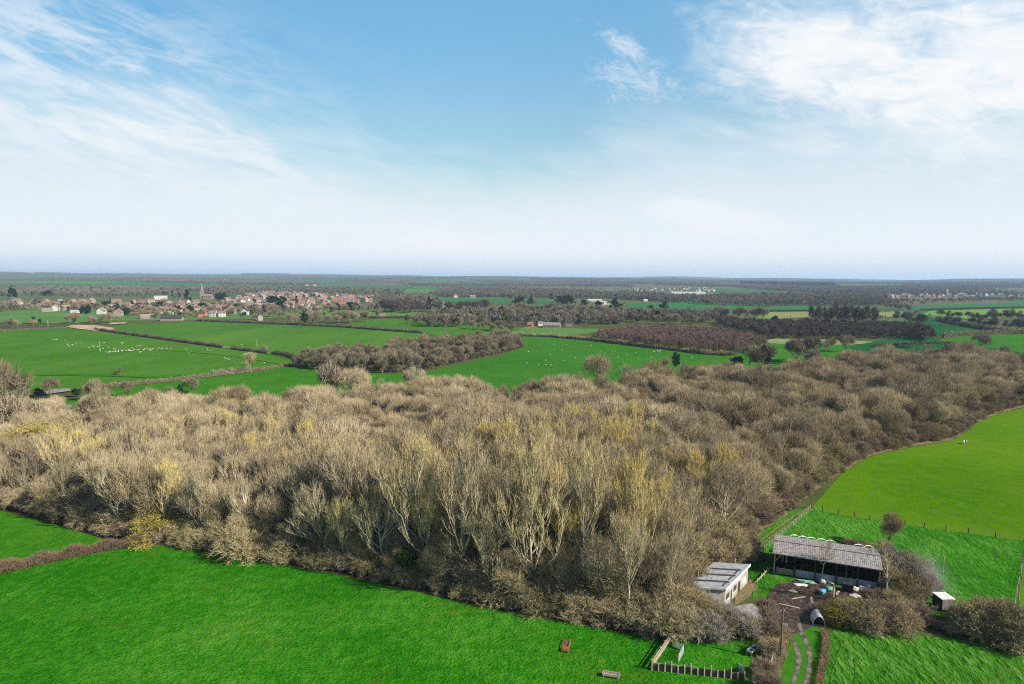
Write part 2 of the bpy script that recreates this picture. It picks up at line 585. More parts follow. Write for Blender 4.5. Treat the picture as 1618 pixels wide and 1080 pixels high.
def leaves(c, size, rg, flat=0.0):
    """small leaf-clump triangles at points c"""
    n = len(c)
    d = unit(rg.normal(size=(n, 3)) * np.array([1, 1, 1 - flat]))
    s = rperp(d, rg)
    sz = (size * rg.uniform(0.6, 1.4, n))[:, None]
    V = np.stack([c + d * sz, c - d * sz * 0.5 + s * sz * 0.7, c - d * sz * 0.5 - s * sz * 0.7], 1).reshape(-1, 3)
    return V, np.arange(n * 3).reshape(-1, 3)


def bare_tree(seed, H, clear=0.25, limbs=8, limb_ang=0.6, limb_up=0.18, limb_len=0.62, b2=9, ang2=0.55, len2=0.24, up2=0.14,
              b3=6, ang3=0.5, len3=0.10, up3=0.12, tw=5, ltw=0.06, uptw=0.1, ang_tw=0.5, wtw=0.04, r0=None, leader=True, wig=0.12, limb_t=(0.45, 1.0), stems=1, spread=0.0,
              leaf=0, leaf_size=0.25):
    """-> (trunk verts, faces), (crown verts, faces)"""
    rg = np.random.default_rng(seed)
    r0 = r0 or H * 0.013
    st = np.zeros((stems, 3))
    if stems > 1:
        a = rg.uniform(0, 2 * PI, stems)
        st[:, 0], st[:, 1] = np.cos(a) * spread * 0.25, np.sin(a) * spread * 0.25
        d0 = unit(np.stack([np.cos(a) * 0.45, np.sin(a) * 0.45, np.ones(stems)], 1))
    else:
        d0 = unit(np.array([[rg.normal() * 0.05, rg.normal() * 0.05, 1.0]]))
    tl = np.full(stems, H * (0.92 if leader else clear + 0.14)) * (rg.uniform(0.7, 1, stems) if stems > 1 else 1)
    trunk = grow(st, d0, tl, 7, 0.05, 0.05, rg)
    TV = [tubes(trunk, np.full(stems, r0), np.full(stems, r0 * (0.15 if leader else 0.6)), 6)]
    lo = clear / 0.92 if leader else limb_t[0]
    p, d, t, _ = spawn(trunk, limbs, lo, 0.9 if leader else limb_t[1], limb_ang, rg, 0.15)
    ll = H * limb_len * (1.12 - 0.75 * np.clip((t - lo) / (1 - lo), 0, 1) if leader else rg.uniform(0.75, 1.1, len(t)))
    L1 = grow(p, d, ll, 6, limb_up, wig, rg)
    TV.append(tubes(L1, np.full(len(p), r0 * 0.5), np.full(len(p), r0 * 0.1), 4))
    if leader:
        L1 = np.concatenate([L1, np.stack([trunk[:, i] for i in (2, 3, 4, 5, 6, 7, 7)], 1) + np.linspace(0, 0.04 * H, 7)[None, :, None] * np.array([0, 0, 1.0])])
    p, d, t, _ = spawn(L1, b2, 0.22, 1.0, ang2, rg)
    l2 = H * len2 * (1.15 - 0.55 * t) * rg.uniform(0.7, 1.2, len(t))
    L2 = grow(p, d, l2, 4, up2, wig, rg)
    TV.append(tubes(L2, np.full(len(p), r0 * 0.2), np.full(len(p), r0 * 0.06), 3))
    p, d, t, _ = spawn(L2, b3, 0.25, 1.0, ang3, rg)
    l3 = H * len3 * rg.uniform(0.6, 1.3, len(t))
    L3 = grow(p, d, l3, 3, up3, wig, rg)
    CV = [strips(L3, np.full(len(p), wtw * 1.5), rg)]
    p, d, t, _ = spawn(L3, tw, 0.2, 1.0, ang_tw, rg)
    l4 = H * ltw * rg.uniform(0.6, 1.4, len(t))
    L4 = grow(p, d, l4, 2, uptw, 0.18, rg)
    CV.append(strips(L4, np.full(len(p), wtw), rg))
    p, d, t, _ = spawn(L2, tw, 0.3, 1.0, ang_tw, rg)
    L5 = grow(p, d, H * ltw * 1.2 * rg.uniform(0.6, 1.4, len(t)), 2, uptw, 0.18, rg)
    CV.append(strips(L5, np.full(len(p), wtw), rg))
    if leaf:
        pick = rg.integers(0, len(L4), leaf)
        CV.append(leaves(L4[pick, -1] + rg.normal(size=(leaf, 3)) * 0.15, np.full(leaf, leaf_size), rg))
    # nothing dips below the ground
    out = []
    for V, Fc in (cat(TV), cat(CV)):
        V[:, 2] = np.where(V[:, 2] < 0.02, 0.02 + np.abs(V[:, 2]) * 0.1, V[:, 2])
        if stems == 1:
            pass
        out.append((V, Fc))
    out[0][0][:, 2] -= 0.05
    return out


def dome_tree(seed, H, W, n, ltw, wtw, clear=0.25, lumps=9, limbs=9, b2=6, r0=0.25, upright=0.5, inner=0.25):
    """rounded bare tree: limbs fanning out to a lumpy shell of fine twigs"""
    rg = np.random.default_rng(seed)
    trunk = grow(np.zeros((1, 3)), unit(np.array([[rg.normal() * 0.06, rg.normal() * 0.06, 1.0]])), np.array([H * (clear + 0.1)]), 4, 0.05, 0.05, rg)
    TV = [tubes(trunk, np.array([r0]), np.array([r0 * 0.7]), 6)]
    # lumps sit on an upper ellipsoid
    cz, rz = H * (clear + 1) / 2 * 0.98, H * (1 - clear) / 2
    a = rg.uniform(0, 2 * PI, lumps) + np.arange(lumps) * 2.4
    e = rg.uniform(-0.4, 1.15, lumps)
    e[0] = 1.2
    C = np.stack([np.cos(a) * np.cos(e) * W * 0.30, np.sin(a) * np.cos(e) * W * 0.30, cz + np.sin(e) * rz * 0.55], 1)
    C[:, 2] += rg.uniform(-0.09, 0.07, lumps) * H
    C[:, :2] *= rg.uniform(0.8, 1.25, (lumps, 1))
    rad = W * rg.uniform(0.14, 0.27, lumps)
    # limbs run from the trunk into the lumps
    k = max(limbs, lumps)
    pick = np.arange(k) % lumps
    top = trunk[0, -1]
    tgt = C[pick] + rg.normal(size=(k, 3)) * 0.25 * rad[pick][:, None]
    base = trunk[0][rg.integers(2, 5, k)]
    mid = (base + tgt) / 2 + np.stack([(tgt - base)[:, 0] * 0.15, (tgt - base)[:, 1] * 0.15, -0.06 * H * np.ones(k)], 1)
    L1 = np.stack([base * (1 - t) ** 2 + mid * 2 * t * (1 - t) + tgt * t * t for t in np.linspace(0, 1, 6)], 1)
    TV.append(tubes(L1, np.full(k, r0 * 0.5), np.full(k, r0 * 0.14), 4))
    p, d, t, _ = spawn(L1, b2, 0.35, 1.0, 0.65, rg)
    L2 = grow(p, d, H * 0.2 * rg.uniform(0.6, 1.2, len(t)), 4, 0.14, 0.12, rg)
    TV.append(tubes(L2, np.full(len(p), r0 * 0.17), np.full(len(p), r0 * 0.05), 3))
    pk = rg.choice(lumps, n, p=rad ** 2 / (rad ** 2).sum())
    u = unit(rg.normal(size=(n, 3)) + np.array([0, 0, 0.35]))
    sh = np.where(rg.random(n) < inner, rg.uniform(0.3, 0.8, n), rg.uniform(0.72, 1.12, n))
    q = C[pk] + u * (rad[pk] * sh)[:, None]
    dd = unit(u * 0.75 + np.array([0, 0, upright]) + rg.normal(size=(n, 3)) * 0.3)
    ln = ltw * rg.uniform(0.5, 1.3, n)
    q = q - dd * (ln * 0.5)[:, None]
    q[:, 2] = np.maximum(q[:, 2], 0.3)
    Ls = grow(q, dd, ln, 2, 0.08, 0.15, rg)
    CV = [strips(Ls, wtw * rg.uniform(0.6, 1.3, n), rg)]
    tv, cv = cat(TV), cat(CV)
    tv[0][:, 2] -= 0.05
    return [tv, cv]


def evergreen(seed, H, W, shape, n, size):
    """dense leaf clumps round a stem; shape(t) = crown radius share at height share t"""
    rg = np.random.default_rng(seed)
    TV = tubes(grow(np.zeros((1, 3)), np.array([[0, 0, 1.0]]), np.array([H * 0.8]), 4, 0, 0.03, rg), np.array([H * 0.02]), np.array([H * 0.006]), 6)
    k = max(8, n // 40)
    ct = rg.uniform(0.1, 0.97, k)
    ca = rg.uniform(0, 2 * PI, k)
    cr = np.array([shape(t) for t in ct]) * W / 2 * rg.uniform(0.3, 0.85, k)
    C = np.stack([np.cos(ca) * cr, np.sin(ca) * cr, ct * H], 1)
    pk = rg.integers(0, k, n)
    rad = np.array([shape(t) for t in ct])[pk] * W * 0.17 + 0.2
    pts = C[pk] + unit(rg.normal(size=(n, 3))) * (rad * rg.uniform(0.5, 1.0, n))[:, None]
    pts[:, 2] = np.maximum(pts[:, 2], 0.15)
    return TV, leaves(pts, np.full(n, size), rg)


PROTO = {}


def proto(kind, data, tm, cm):
    (tv, tf), (cv, cf) = data
    t = mesh_np(kind + '_trunk', tv, tf, [tm])
    c = mesh_np(kind + '_crown', cv, cf, [cm])
    j = mesh_np(kind + '_whole', np.concatenate([tv, cv]), np.concatenate([tf, cf + len(tv)]), [tm, cm], [0] * len(tf) + [1] * len(cf))
    PROTO.setdefault(kind, []).append((t, c, j))


for i in range(6):   # tall upright poplars
    proto('poplar', bare_tree(100 + i, 20, clear=(0.12, 0.15, 0.2)[i % 3], limbs=17, limb_ang=(0.85, 0.7, 0.55)[i % 3], limb_up=0.22, limb_len=0.6, b2=8, len2=0.22, up2=0.28, ang2=0.38,
                              b3=5, ang3=0.36, up3=0.3, len3=0.1, tw=4, ltw=0.055, uptw=0.35, ang_tw=0.35, wtw=0.05, r0=0.26, wig=0.09), M['bark_pale'], M['tw_yellow'])
for i in range(5):   # ash: broad rising fans of fine pale twigs
    proto('ash', bare_tree(150 + i, 16, clear=(0.1, 0.14, 0.2, 0.16, 0.12)[i], limbs=16, limb_ang=(0.9, 0.75, 0.65, 0.95, 0.8)[i], limb_up=0.2, limb_len=0.58, b2=8, len2=0.26, up2=0.18, ang2=0.5,
                           b3=5, ang3=0.4, up3=0.24, len3=0.1, tw=4, ltw=0.06, uptw=0.3, ang_tw=0.4, wtw=0.05, r0=0.24, wig=0.1), M['bark_pale'], M['tw_ash'])
for i in range(5):   # round-crowned bare trees
    proto('dome', dome_tree(200 + i, 13.5, (11.5, 13, 10.5, 12, 13.5)[i], 5200, 1.95, 0.075, upright=0.65, clear=(0.22, 0.28, 0.2, 0.3, 0.25)[i], lumps=(10, 13, 8, 11, 14)[i]), M['bark_brown'], M['tw_brown'])
for i in range(4):   # edge bushes
    proto('bush', bare_tree(300 + i, 5, clear=0.05, limbs=5, limb_ang=0.7, limb_up=0.02, limb_len=0.6, b2=8, len2=0.36, up2=0.02, ang2=0.7, b3=6, ang3=0.7, up3=0.05,
                            len3=0.2, tw=5, ltw=0.12, uptw=0.08, ang_tw=0.7, wtw=0.045, r0=0.09, leader=False, stems=6, spread=2.5, limb_t=(0.15, 1), leaf=250, leaf_size=0.12), M['bark_brown'], M['tw_olive'])
for i in range(3):
    proto('russet', bare_tree(320 + i, 4.5, clear=0.05, limbs=5, limb_ang=0.6, limb_up=0.1, limb_len=0.6, b2=8, len2=0.36, up2=0.1, ang2=0.6, b3=6, ang3=0.6, up3=0.1,
                              len3=0.2, tw=5, ltw=0.13, uptw=0.15, ang_tw=0.6, wtw=0.045, r0=0.07, leader=False, stems=7, spread=2.5, limb_t=(0.1, 1)), M['bark_brown'], M['tw_red'])
for i in range(2):
    proto('greybush', bare_tree(340 + i, 5, clear=0.05, limbs=5, limb_ang=0.7, limb_up=0.04, limb_len=0.6, b2=8, len2=0.36, up2=0.05, ang2=0.7, b3=6, ang3=0.7, up3=0.05,
                                len3=0.2, tw=5, ltw=0.12, uptw=0.1, ang_tw=0.7, wtw=0.05, r0=0.09, leader=False, stems=6, spread=2.5, limb_t=(0.15, 1)), M['bark_pale'], M['tw_grey'])
proto('gold', bare_tree(350, 5, clear=0.05, limbs=6, limb_ang=0.7, limb_up=0.02, limb_len=0.6, b2=8, len2=0.36, up2=0.0, ang2=0.7, b3=6, ang3=0.7, up3=0.02,
                        len3=0.2, tw=5, ltw=0.12, uptw=0.0, ang_tw=0.8, wtw=0.06, r0=0.09, leader=False, stems=6, spread=2.5, limb_t=(0.15, 1), leaf=1500, leaf_size=0.12), M['bark_brown'], M['tw_gold'])
for i in range(3):   # low spreading thorn and ash trees along the wood front
    proto('thorn', dome_tree(370 + i, 8, (8, 9, 7)[i], 3200, 1.5, 0.055, clear=0.12, lumps=(8, 10, 7)[i], b2=8, r0=0.16, upright=0.35, inner=0.4), M['bark_pale'], M['tw_olive'])
for i in range(2):   # ivy and holly in the understorey
    proto('ivy', evergreen(360 + i, 6, 4.5, lambda t: math.sin(PI * min(1, 0.2 + t * 0.75)) ** 0.7, 2600, 0.17), M['bark_brown'], M['leaf_ivy'])
# lone trees near by: finer
proto('lone', bare_tree(401, 9, clear=0.22, limbs=12, limb_ang=0.7, limb_up=0.12, limb_len=0.42, b2=9, len2=0.26, up2=0.1, ang2=0.6, b3=6, up3=0.1, len3=0.11, tw=5,
                        ltw=0.07, uptw=0.1, wtw=0.03, r0=0.15), M['bark_brown'], M['tw_brown'])
proto('sparse', bare_tree(402, 8, clear=0.35, limbs=6, limb_ang=0.6, limb_up=0.12, limb_len=0.5, b2=5, len2=0.24, up2=0.12, ang2=0.5, b3=4, up3=0.1, len3=0.12, tw=3,
                          ltw=0.08, uptw=0.1, wtw=0.035, r0=0.16), M['bark_pale'], M['tw_brown'])
proto('snag', bare_tree(403, 5, clear=0.5, limbs=4, limb_ang=0.5, limb_up=0.2, limb_len=0.35, b2=4, len2=0.2, up2=0.2, ang2=0.4, b3=3, up3=0.1, len3=0.1, tw=2,
                        ltw=0.07, uptw=0.1, wtw=0.03, r0=0.15), M['bark_pale'], M['tw_brown'])
# middle distance: fewer, broader twigs
for i in range(4):
    proto('mid', dome_tree(500 + i, 11.5, (9, 10.5, 8, 11)[i], 1400, 2.2, 0.17, upright=0.8, clear=(0.15, 0.25, 0.1, 0.2)[i], lumps=(7, 9, 6, 10)[i], b2=3), M['bark_brown'], M['tw_mid'])
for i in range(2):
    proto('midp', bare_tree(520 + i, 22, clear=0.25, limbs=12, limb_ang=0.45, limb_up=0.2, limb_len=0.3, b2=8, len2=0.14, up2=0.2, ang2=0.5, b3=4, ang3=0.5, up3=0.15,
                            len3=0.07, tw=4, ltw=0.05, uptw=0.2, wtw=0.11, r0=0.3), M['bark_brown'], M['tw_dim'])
for i in range(3):
    proto('plant', bare_tree(540 + i, 8, clear=0.12, limbs=8, limb_ang=0.5, limb_up=0.12, limb_len=0.42, b2=5, len2=0.26, up2=0.12, ang2=0.55, b3=3, ang3=0.6, up3=0.06,
                             len3=0.13, tw=4, ltw=0.1, uptw=0.15, ang_tw=0.6, wtw=0.1, r0=0.12), M['bark_brown'], M['tw_purple'])
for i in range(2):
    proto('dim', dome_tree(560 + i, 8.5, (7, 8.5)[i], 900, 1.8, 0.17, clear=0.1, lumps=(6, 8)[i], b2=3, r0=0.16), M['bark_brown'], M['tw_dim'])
cone = lambda t: max(0.05, 1.08 - t) ** 0.9
ball = lambda t: math.sin(PI * min(1, 0.12 + t * 0.85)) ** 0.6
proto('conifer', evergreen(601, 16, 9, cone, 900, 0.75), M['bark_brown'], M['leaf_dark'])
proto('conifer', evergreen(602, 18, 10, lambda t: max(0.1, 1.05 - t) ** 0.6, 900, 0.8), M['bark_brown'], M['leaf_dark'])
proto('holm', evergreen(603, 12, 12, ball, 900, 0.8), M['bark_brown'], M['leaf_dark'])
proto('holm', evergreen(604, 13, 10, ball, 900, 0.8), M['bark_brown'], M['leaf_dark'])
proto('ivytree', evergreen(605, 9, 4.5, ball, 700, 0.4), M['bark_brown'], M['leaf_dark'])
proto('goldtree', evergreen(606, 9, 9, ball, 600, 0.6), M['bark_brown'], M['tw_gold'])
# far: leaf-sized faces only a little under a metre
for i in range(4):
    proto('far', dome_tree(700 + i, 12, (11, 13, 9, 14)[i], 150, 2.6, 0.75, clear=0.05, lumps=(5, 7, 5, 8)[i], limbs=5, b2=1), M['bark_brown'], M['tw_far'])
proto('farfir', evergreen(710, 16, 9, cone, 160, 1.7), M['bark_brown'], M['leaf_dark'])


def grove(seed, n, spread, kind):
    rg = np.random.default_rng(seed)
    V, Fs, MI, o = [], [], [], 0
    for _ in range(n):
        me = PROTO[kind][rg.integers(0, len(PROTO[kind]))][2]
        v = np.empty(len(me.vertices) * 3, dtype=np.float32)
        me.vertices.foreach_get('co', v)
        v = v.reshape(-1, 3)
        f = np.empty(len(me.polygons) * 3, dtype=np.int32)
        me.loops.foreach_get('vertex_index', f)
        mi = np.empty(len(me.polygons), dtype=np.int32)
        me.polygons.foreach_get('material_index', mi)
        a = rg.uniform(0, 2 * PI)
        s = rg.uniform(0.7, 1.15)
        c, sn = math.cos(a) * s, math.sin(a) * s
        v = np.stack([v[:, 0] * c - v[:, 1] * sn, v[:, 0] * sn + v[:, 1] * c, v[:, 2] * s], 1) + np.array([rg.uniform(-1, 1) * spread, rg.uniform(-1, 1) * spread, 0])
        V.append(v)
        Fs.append(f.reshape(-1, 3) + o)
        MI.append(mi)
        o += len(v)
    mats = [m for m in PROTO[kind][0][2].materials]
    return (None, None, mesh_np(kind + '_grove', np.concatenate(V), np.concatenate(Fs), mats, np.concatenate(MI)))


for i in range(3):
    PROTO.setdefault('fargrove', []).append(grove(800 + i, 9, 26, 'far'))


def plant(kind, x, y, h, label, catg, group=None, name='bare_tree', rz=None, z=0.0, v=None, wide=1.0):
    """one tree or bush: an Empty at its foot with trunk and crown"""
    ps = PROTO[kind]
    t, c, j = ps[(rnd.randrange(len(ps)) if v is None else v) % len(ps)]
    nat = NAT[kind]
    s = h / nat
    o = empty(name, (x, y, z), rnd.uniform(0, 2 * PI) if rz is None else rz, (s * wide, s * wide, s))
    link('trunk', t, o)
    link('crown', c, o)
    tag(o, label, catg, group)
    return o


NAT = dict(ash=16, thorn=8, poplar=20, dome=13.5, bush=5, russet=4.5, greybush=5, gold=5, ivy=6, lone=9, sparse=8, snag=5, mid=11.5, midp=22, plant=8, dim=8.5, conifer=16,
           holm=12, ivytree=9, goldtree=9, far=12, farfir=16, fargrove=12)


# stuff: instances of meshes on a cloud of points (one object)
def stuff(name, items, label):
    """items: (kind, x, y, z, scale)"""
    kinds = []
    for it in items:
        if it[0] not in kinds:
            kinds.append(it[0])
    meshes, start = [], {}
    for k in kinds:
        start[k] = len(meshes)
        meshes += [p[2] for p in PROTO[k]]
    n = len(items)
    me = bpy.data.meshes.new(name)
    me.vertices.add(n)
    co = np.array([(i[1], i[2], i[3]) for i in items], dtype=np.float32)
    me.vertices.foreach_set('co', co.ravel())
    a = me.attributes.new('pick', 'INT', 'POINT')
    a.data.foreach_set('value', np.array([start[i[0]] + rnd.randrange(len(PROTO[i[0]])) for i in items], dtype=np.int32))
    a = me.attributes.new('size', 'FLOAT', 'POINT')
    a.data.foreach_set('value', np.array([i[4] for i in items], dtype=np.float32))
    a = me.attributes.new('turn', 'FLOAT', 'POINT')
    a.data.foreach_set('value', nr.uniform(0, 2 * PI, n).astype(np.float32))
    o = link(name, me)
    ng = bpy.data.node_groups.new(name + '_scatter', 'GeometryNodeTree')
    ng.interface.new_socket('Geometry', in_out='INPUT', socket_type='NodeSocketGeometry')
    ng.interface.new_socket('Geometry', in_out='OUTPUT', socket_type='NodeSocketGeometry')
    gi = ng.nodes.new('NodeGroupInput')
    go = ng.nodes.new('NodeGroupOutput')
    inst = ng.nodes.new('GeometryNodeInstanceOnPoints')
    inst.inputs['Pick Instance'].default_value = True
    toinst = ng.nodes.new('GeometryNodeGeometryToInstance')
    for m in reversed(meshes):
        src = bpy.data.objects.new(m.name + '_source', m)
        oi = ng.nodes.new('GeometryNodeObjectInfo')
        oi.inputs['Object'].default_value = src
        ng.links.new(oi.outputs['Geometry'], toinst.inputs[0])
    ng.links.new(gi.outputs[0], inst.inputs['Points'])
    ng.links.new(toinst.outputs[0], inst.inputs['Instance'])

    def attr(nm, typ):
        q = ng.nodes.new('GeometryNodeInputNamedAttribute')
        q.data_type = typ
        q.inputs['Name'].default_value = nm
        return q.outputs['Attribute']

    ng.links.new(attr('pick', 'INT'), inst.inputs['Instance Index'])
    cx = ng.nodes.new('ShaderNodeCombineXYZ')
    ng.links.new(attr('turn', 'FLOAT'), cx.inputs['Z'])
    ng.links.new(cx.outputs[0], inst.inputs['Rotation'])
    ng.links.new(attr('size', 'FLOAT'), inst.inputs['Scale'])
    ng.links.new(inst.outputs[0], go.inputs[0])
    md = o.modifiers.new('scatter', 'NODES')
    md.node_group = ng
    tag(o, label, kind='stuff')
    return o

# ------------------------------------------------------------------ light and sky
SUN_EL, SUN_TO = 33.0, Vector((0.915, -0.403, 0)).normalized()
sd = Vector((SUN_TO.x * math.cos(R(SUN_EL)), SUN_TO.y * math.cos(R(SUN_EL)), math.sin(R(SUN_EL))))
sun_d = bpy.data.lights.new('sun', 'SUN')
sun_d.energy = 5.0
sun_d.angle = R(0.53)
sun_d.color = (1.0, 0.93, 0.82)
sun = bpy.data.objects.new('sun', sun_d)
COL.objects.link(sun)
sun.rotation_euler = (-sd).to_track_quat('-Z', 'Y').to_euler()
sun.location = (200, -200, 300)

w = bpy.data.worlds.new('World')
scene.world = w
w.use_nodes = True
nt = w.node_tree
nt.nodes.clear()
wo = nt.nodes.new('ShaderNodeOutputWorld')
bg = nt.nodes.new('ShaderNodeBackground')
L(nt, bg.outputs[0], wo.inputs[0])
sky = nt.nodes.new('ShaderNodeTexSky')
sky.sky_type = 'NISHITA'
sky.sun_disc = False
sky.sun_elevation = R(SUN_EL)
sky.sun_rotation = math.atan2(SUN_TO.x, SUN_TO.y)
sky.altitude = 100
sky.air_density = 1.0
sky.dust_density = 0.6
sky.ozone_density = 2.0
SKY_K = 0.075
EXPO = 0.85
bg.inputs['Strength'].default_value = SKY_K
tc = nt.nodes.new('ShaderNodeTexCoord')
sx = nt.nodes.new('ShaderNodeSeparateXYZ')
L(nt, tc.outputs['Generated'], sx.inputs[0])
el = math_(nt, 'MULTIPLY', math_(nt, 'ARCSINE', sx.outputs['Z']), 180 / PI)
az = math_(nt, 'MULTIPLY', math_(nt, 'ARCTAN2', sx.outputs['X'], sx.outputs['Y']), 180 / PI)


def aniso(ang, sx_, sy_, scale, detail=5, rough=0.6, dist=0.0, off=0.0):
    cv = nt.nodes.new('ShaderNodeCombineXYZ')
    L(nt, az, cv.inputs[0])
    L(nt, el, cv.inputs[1])
    cv.inputs[2].default_value = off
    mp = nt.nodes.new('ShaderNodeMapping')
    mp.vector_type = 'TEXTURE'
    mp.inputs['Rotation'].default_value = (0, 0, R(ang))
    mp.inputs['Scale'].default_value = (sx_, sy_, 1)
    L(nt, cv.outputs[0], mp.inputs[0])
    n = nt.nodes.new('ShaderNodeTexNoise')
    n.inputs['Scale'].default_value = scale
    n.inputs['Detail'].default_value = detail
    n.inputs['Roughness'].default_value = rough
    n.inputs['Distortion'].default_value = dist
    L(nt, mp.outputs[0], n.inputs['Vector'])
    return n.outputs['Fac']


def sstep(v, a, b):
    m = nt.nodes.new('ShaderNodeMapRange')
    m.interpolation_type = 'SMOOTHSTEP'
    m.inputs['From Min'].default_value = a
    m.inputs['From Max'].default_value = b
    L(nt, v, m.inputs['Value'])
    return m.outputs['Result']


def blob(a0, e0, sa, se, ang=0.0):
    """soft elliptical mass around azimuth a0, elevation e0 (degrees)"""
    da = math_(nt, 'SUBTRACT', az, a0)
    de = math_(nt, 'SUBTRACT', el, e0)
    c, s = math.cos(R(ang)), math.sin(R(ang))
    u = math_(nt, 'DIVIDE', math_(nt, 'ADD', math_(nt, 'MULTIPLY', da, c), math_(nt, 'MULTIPLY', de, s)), sa)
    v = math_(nt, 'DIVIDE', math_(nt, 'SUBTRACT', math_(nt, 'MULTIPLY', de, c), math_(nt, 'MULTIPLY', da, s)), se)
    d2 = math_(nt, 'ADD', math_(nt, 'MULTIPLY', u, u), math_(nt, 'MULTIPLY', v, v))
    return math_(nt, 'POWER', 2.718, math_(nt, 'MULTIPLY', d2, -1.0))


def AE(px, py):
    d = CAM_ROT @ Vector(((px - 809) / F, (540 - py) / F, -1)).normalized()
    return math.degrees(math.atan2(d.x, d.y)), math.degrees(math.asin(d.z))


streak = aniso(-14, 9, 2.2, 1.0, 6, 0.62, 0.6)
fine = aniso(-10, 3.2, 1.1, 1.0, 7, 0.66, 0.9, 3.1)
billow = aniso(-12, 6, 3.2, 1.0, 7, 0.6, 0.5, 7.7)
# veil of cirrus: its upper edge along the azimuth (elevation in degrees / 30)
azn = math_(nt, 'MULTIPLY_ADD', az, 1 / 360.0, 0.5)
pts = [(0, 110), (300, 140), (420, 205), (520, 245), (660, 285), (780, 300), (900, 275), (1000, 225), (1150, 190), (1400, 170), (1618, 160)]
stops = [(0.0, (0.3, 0.3, 0.3))]
for px, py in pts:
    a, e = AE(px, py)
    v = max(0.0, e / 30)
    stops.append((a / 360 + 0.5, (v, v, v)))
stops.append((1.0, (0.3, 0.3, 0.3)))
edge = math_(nt, 'MULTIPLY', ramp(nt, azn, stops), 30)
gap = math_(nt, 'SUBTRACT', edge, el)
veil = sstep(math_(nt, 'ADD', gap, math_(nt, 'MULTIPLY_ADD', streak, 9, -4.5)), -4.5, 4.5)
veil = math_(nt, 'MULTIPLY', veil, math_(nt, 'MULTIPLY_ADD', fine, 0.25, 0.78), clamp=True)
# high streaks at one side, cloud bank at the other
a1, e1 = AE(150, 130)
ls = math_(nt, 'MULTIPLY', blob(a1, e1, 17, 6.5, -16), sstep(math_(nt, 'ADD', streak, math_(nt, 'MULTIPLY_ADD', fine, 0.5, -0.25)), 0.30, 0.66))
a2, e2 = AE(1330, 95)
a3, e3 = AE(1560, 120)
bank = math_(nt, 'MAXIMUM', blob(a2, e2, 12, 6.4, -10), blob(a3, e3, 13, 6.6, -4))
bank = math_(nt, 'MULTIPLY', math_(nt, 'MULTIPLY_ADD', fine, 0.35, 0.78), sstep(math_(nt, 'ADD', bank, math_(nt, 'ADD', math_(nt, 'MULTIPLY_ADD', billow, 1.1, -0.55), math_(nt, 'MULTIPLY_ADD', fine, 0.5, -0.25))), 0.20, 1.0))
a4, e4 = AE(985, 72)
a5, e5 = AE(1010, 128)
ragged = aniso(-25, 1.6, 0.8, 1.0, 8, 0.7, 1.2, 5.5)
wisp = math_(nt, 'MAXIMUM', blob(a4, e4, 2.6, 0.9, -32), math_(nt, 'MULTIPLY', blob(a5, e5, 5.0, 2.2, -8), 0.75))
wisp = math_(nt, 'MULTIPLY', sstep(math_(nt, 'ADD', wisp, math_(nt, 'MULTIPLY_ADD', ragged, 2.0, -1.0)), 0.25, 1.25), 0.85)
low = math_(nt, 'MAXIMUM', blob(*AE(690, 380), 6, 1.1), blob(*AE(1130, 345), 7, 1.6, -10))
low = math_(nt, 'MULTIPLY', sstep(math_(nt, 'ADD', low, math_(nt, 'MULTIPLY_ADD', billow, 0.8, -0.4)), 0.3, 0.8), 0.8)
cover = math_(nt, 'MAXIMUM', math_(nt, 'MAXIMUM', veil, math_(nt, 'MULTIPLY', ls, 0.72)), math_(nt, 'MAXIMUM', bank, math_(nt, 'MAXIMUM', wisp, low)))
# the clouds stand in front of the view only; the rest of the sky is clear
front = sstep(math_(nt, 'ABSOLUTE', az), 75, 50)
cover = math_(nt, 'MULTIPLY', cover, math_(nt, 'MULTIPLY', front, sstep(el, 34, 24)), clamp=True)
K = 1 / SKY_K / 2 ** EXPO
thick = math_(nt, 'MAXIMUM', bank, math_(nt, 'MAXIMUM', low, ls), clamp=True)
cloudcol = mixc(nt, thick, (0.70 * K, 0.82 * K, 0.915 * K), (0.95 * K, 0.965 * K, 0.985 * K))
tint = ramp(nt, math_(nt, 'DIVIDE', el, 30.0), [(0.0, (0.930, 1.040, 0.908)), (0.2, (1.049, 1.100, 0.939)), (0.38, (1.170, 1.314, 1.151)), (0.55, (1.080, 1.436, 1.363)), (0.74, (1.080, 1.605, 1.514)), (1.0, (1.125, 1.605, 1.514))])
base = mixc(nt, math_(nt, 'MULTIPLY', front, sstep(el, 44, 26)), sky.outputs[0], mixc(nt, 1.0, mixc(nt, 1.0, sky.outputs[0], tint, 'MULTIPLY'), mixc(nt, sstep(az, 0, -38), (1, 1, 1), (0.62, 0.76, 0.82)), 'MULTIPLY'))
skyc = mixc(nt, cover, base, cloudcol)
# white air low down, blue-grey on the horizon itself
skyc = mixc(nt, math_(nt, 'MULTIPLY', sstep(el, 9.5, 2.0), math_(nt, 'MULTIPLY', front, 0.85)), skyc, (0.87 * K, 0.92 * K, 0.965 * K))
hz = sstep(el, 2.2, 0.1)
hz = math_(nt, 'MULTIPLY', hz, 0.68)
skyc = mixc(nt, hz, skyc, (0.52 * K, 0.67 * K, 0.86 * K))
L(nt, skyc, bg.inputs['Color'])

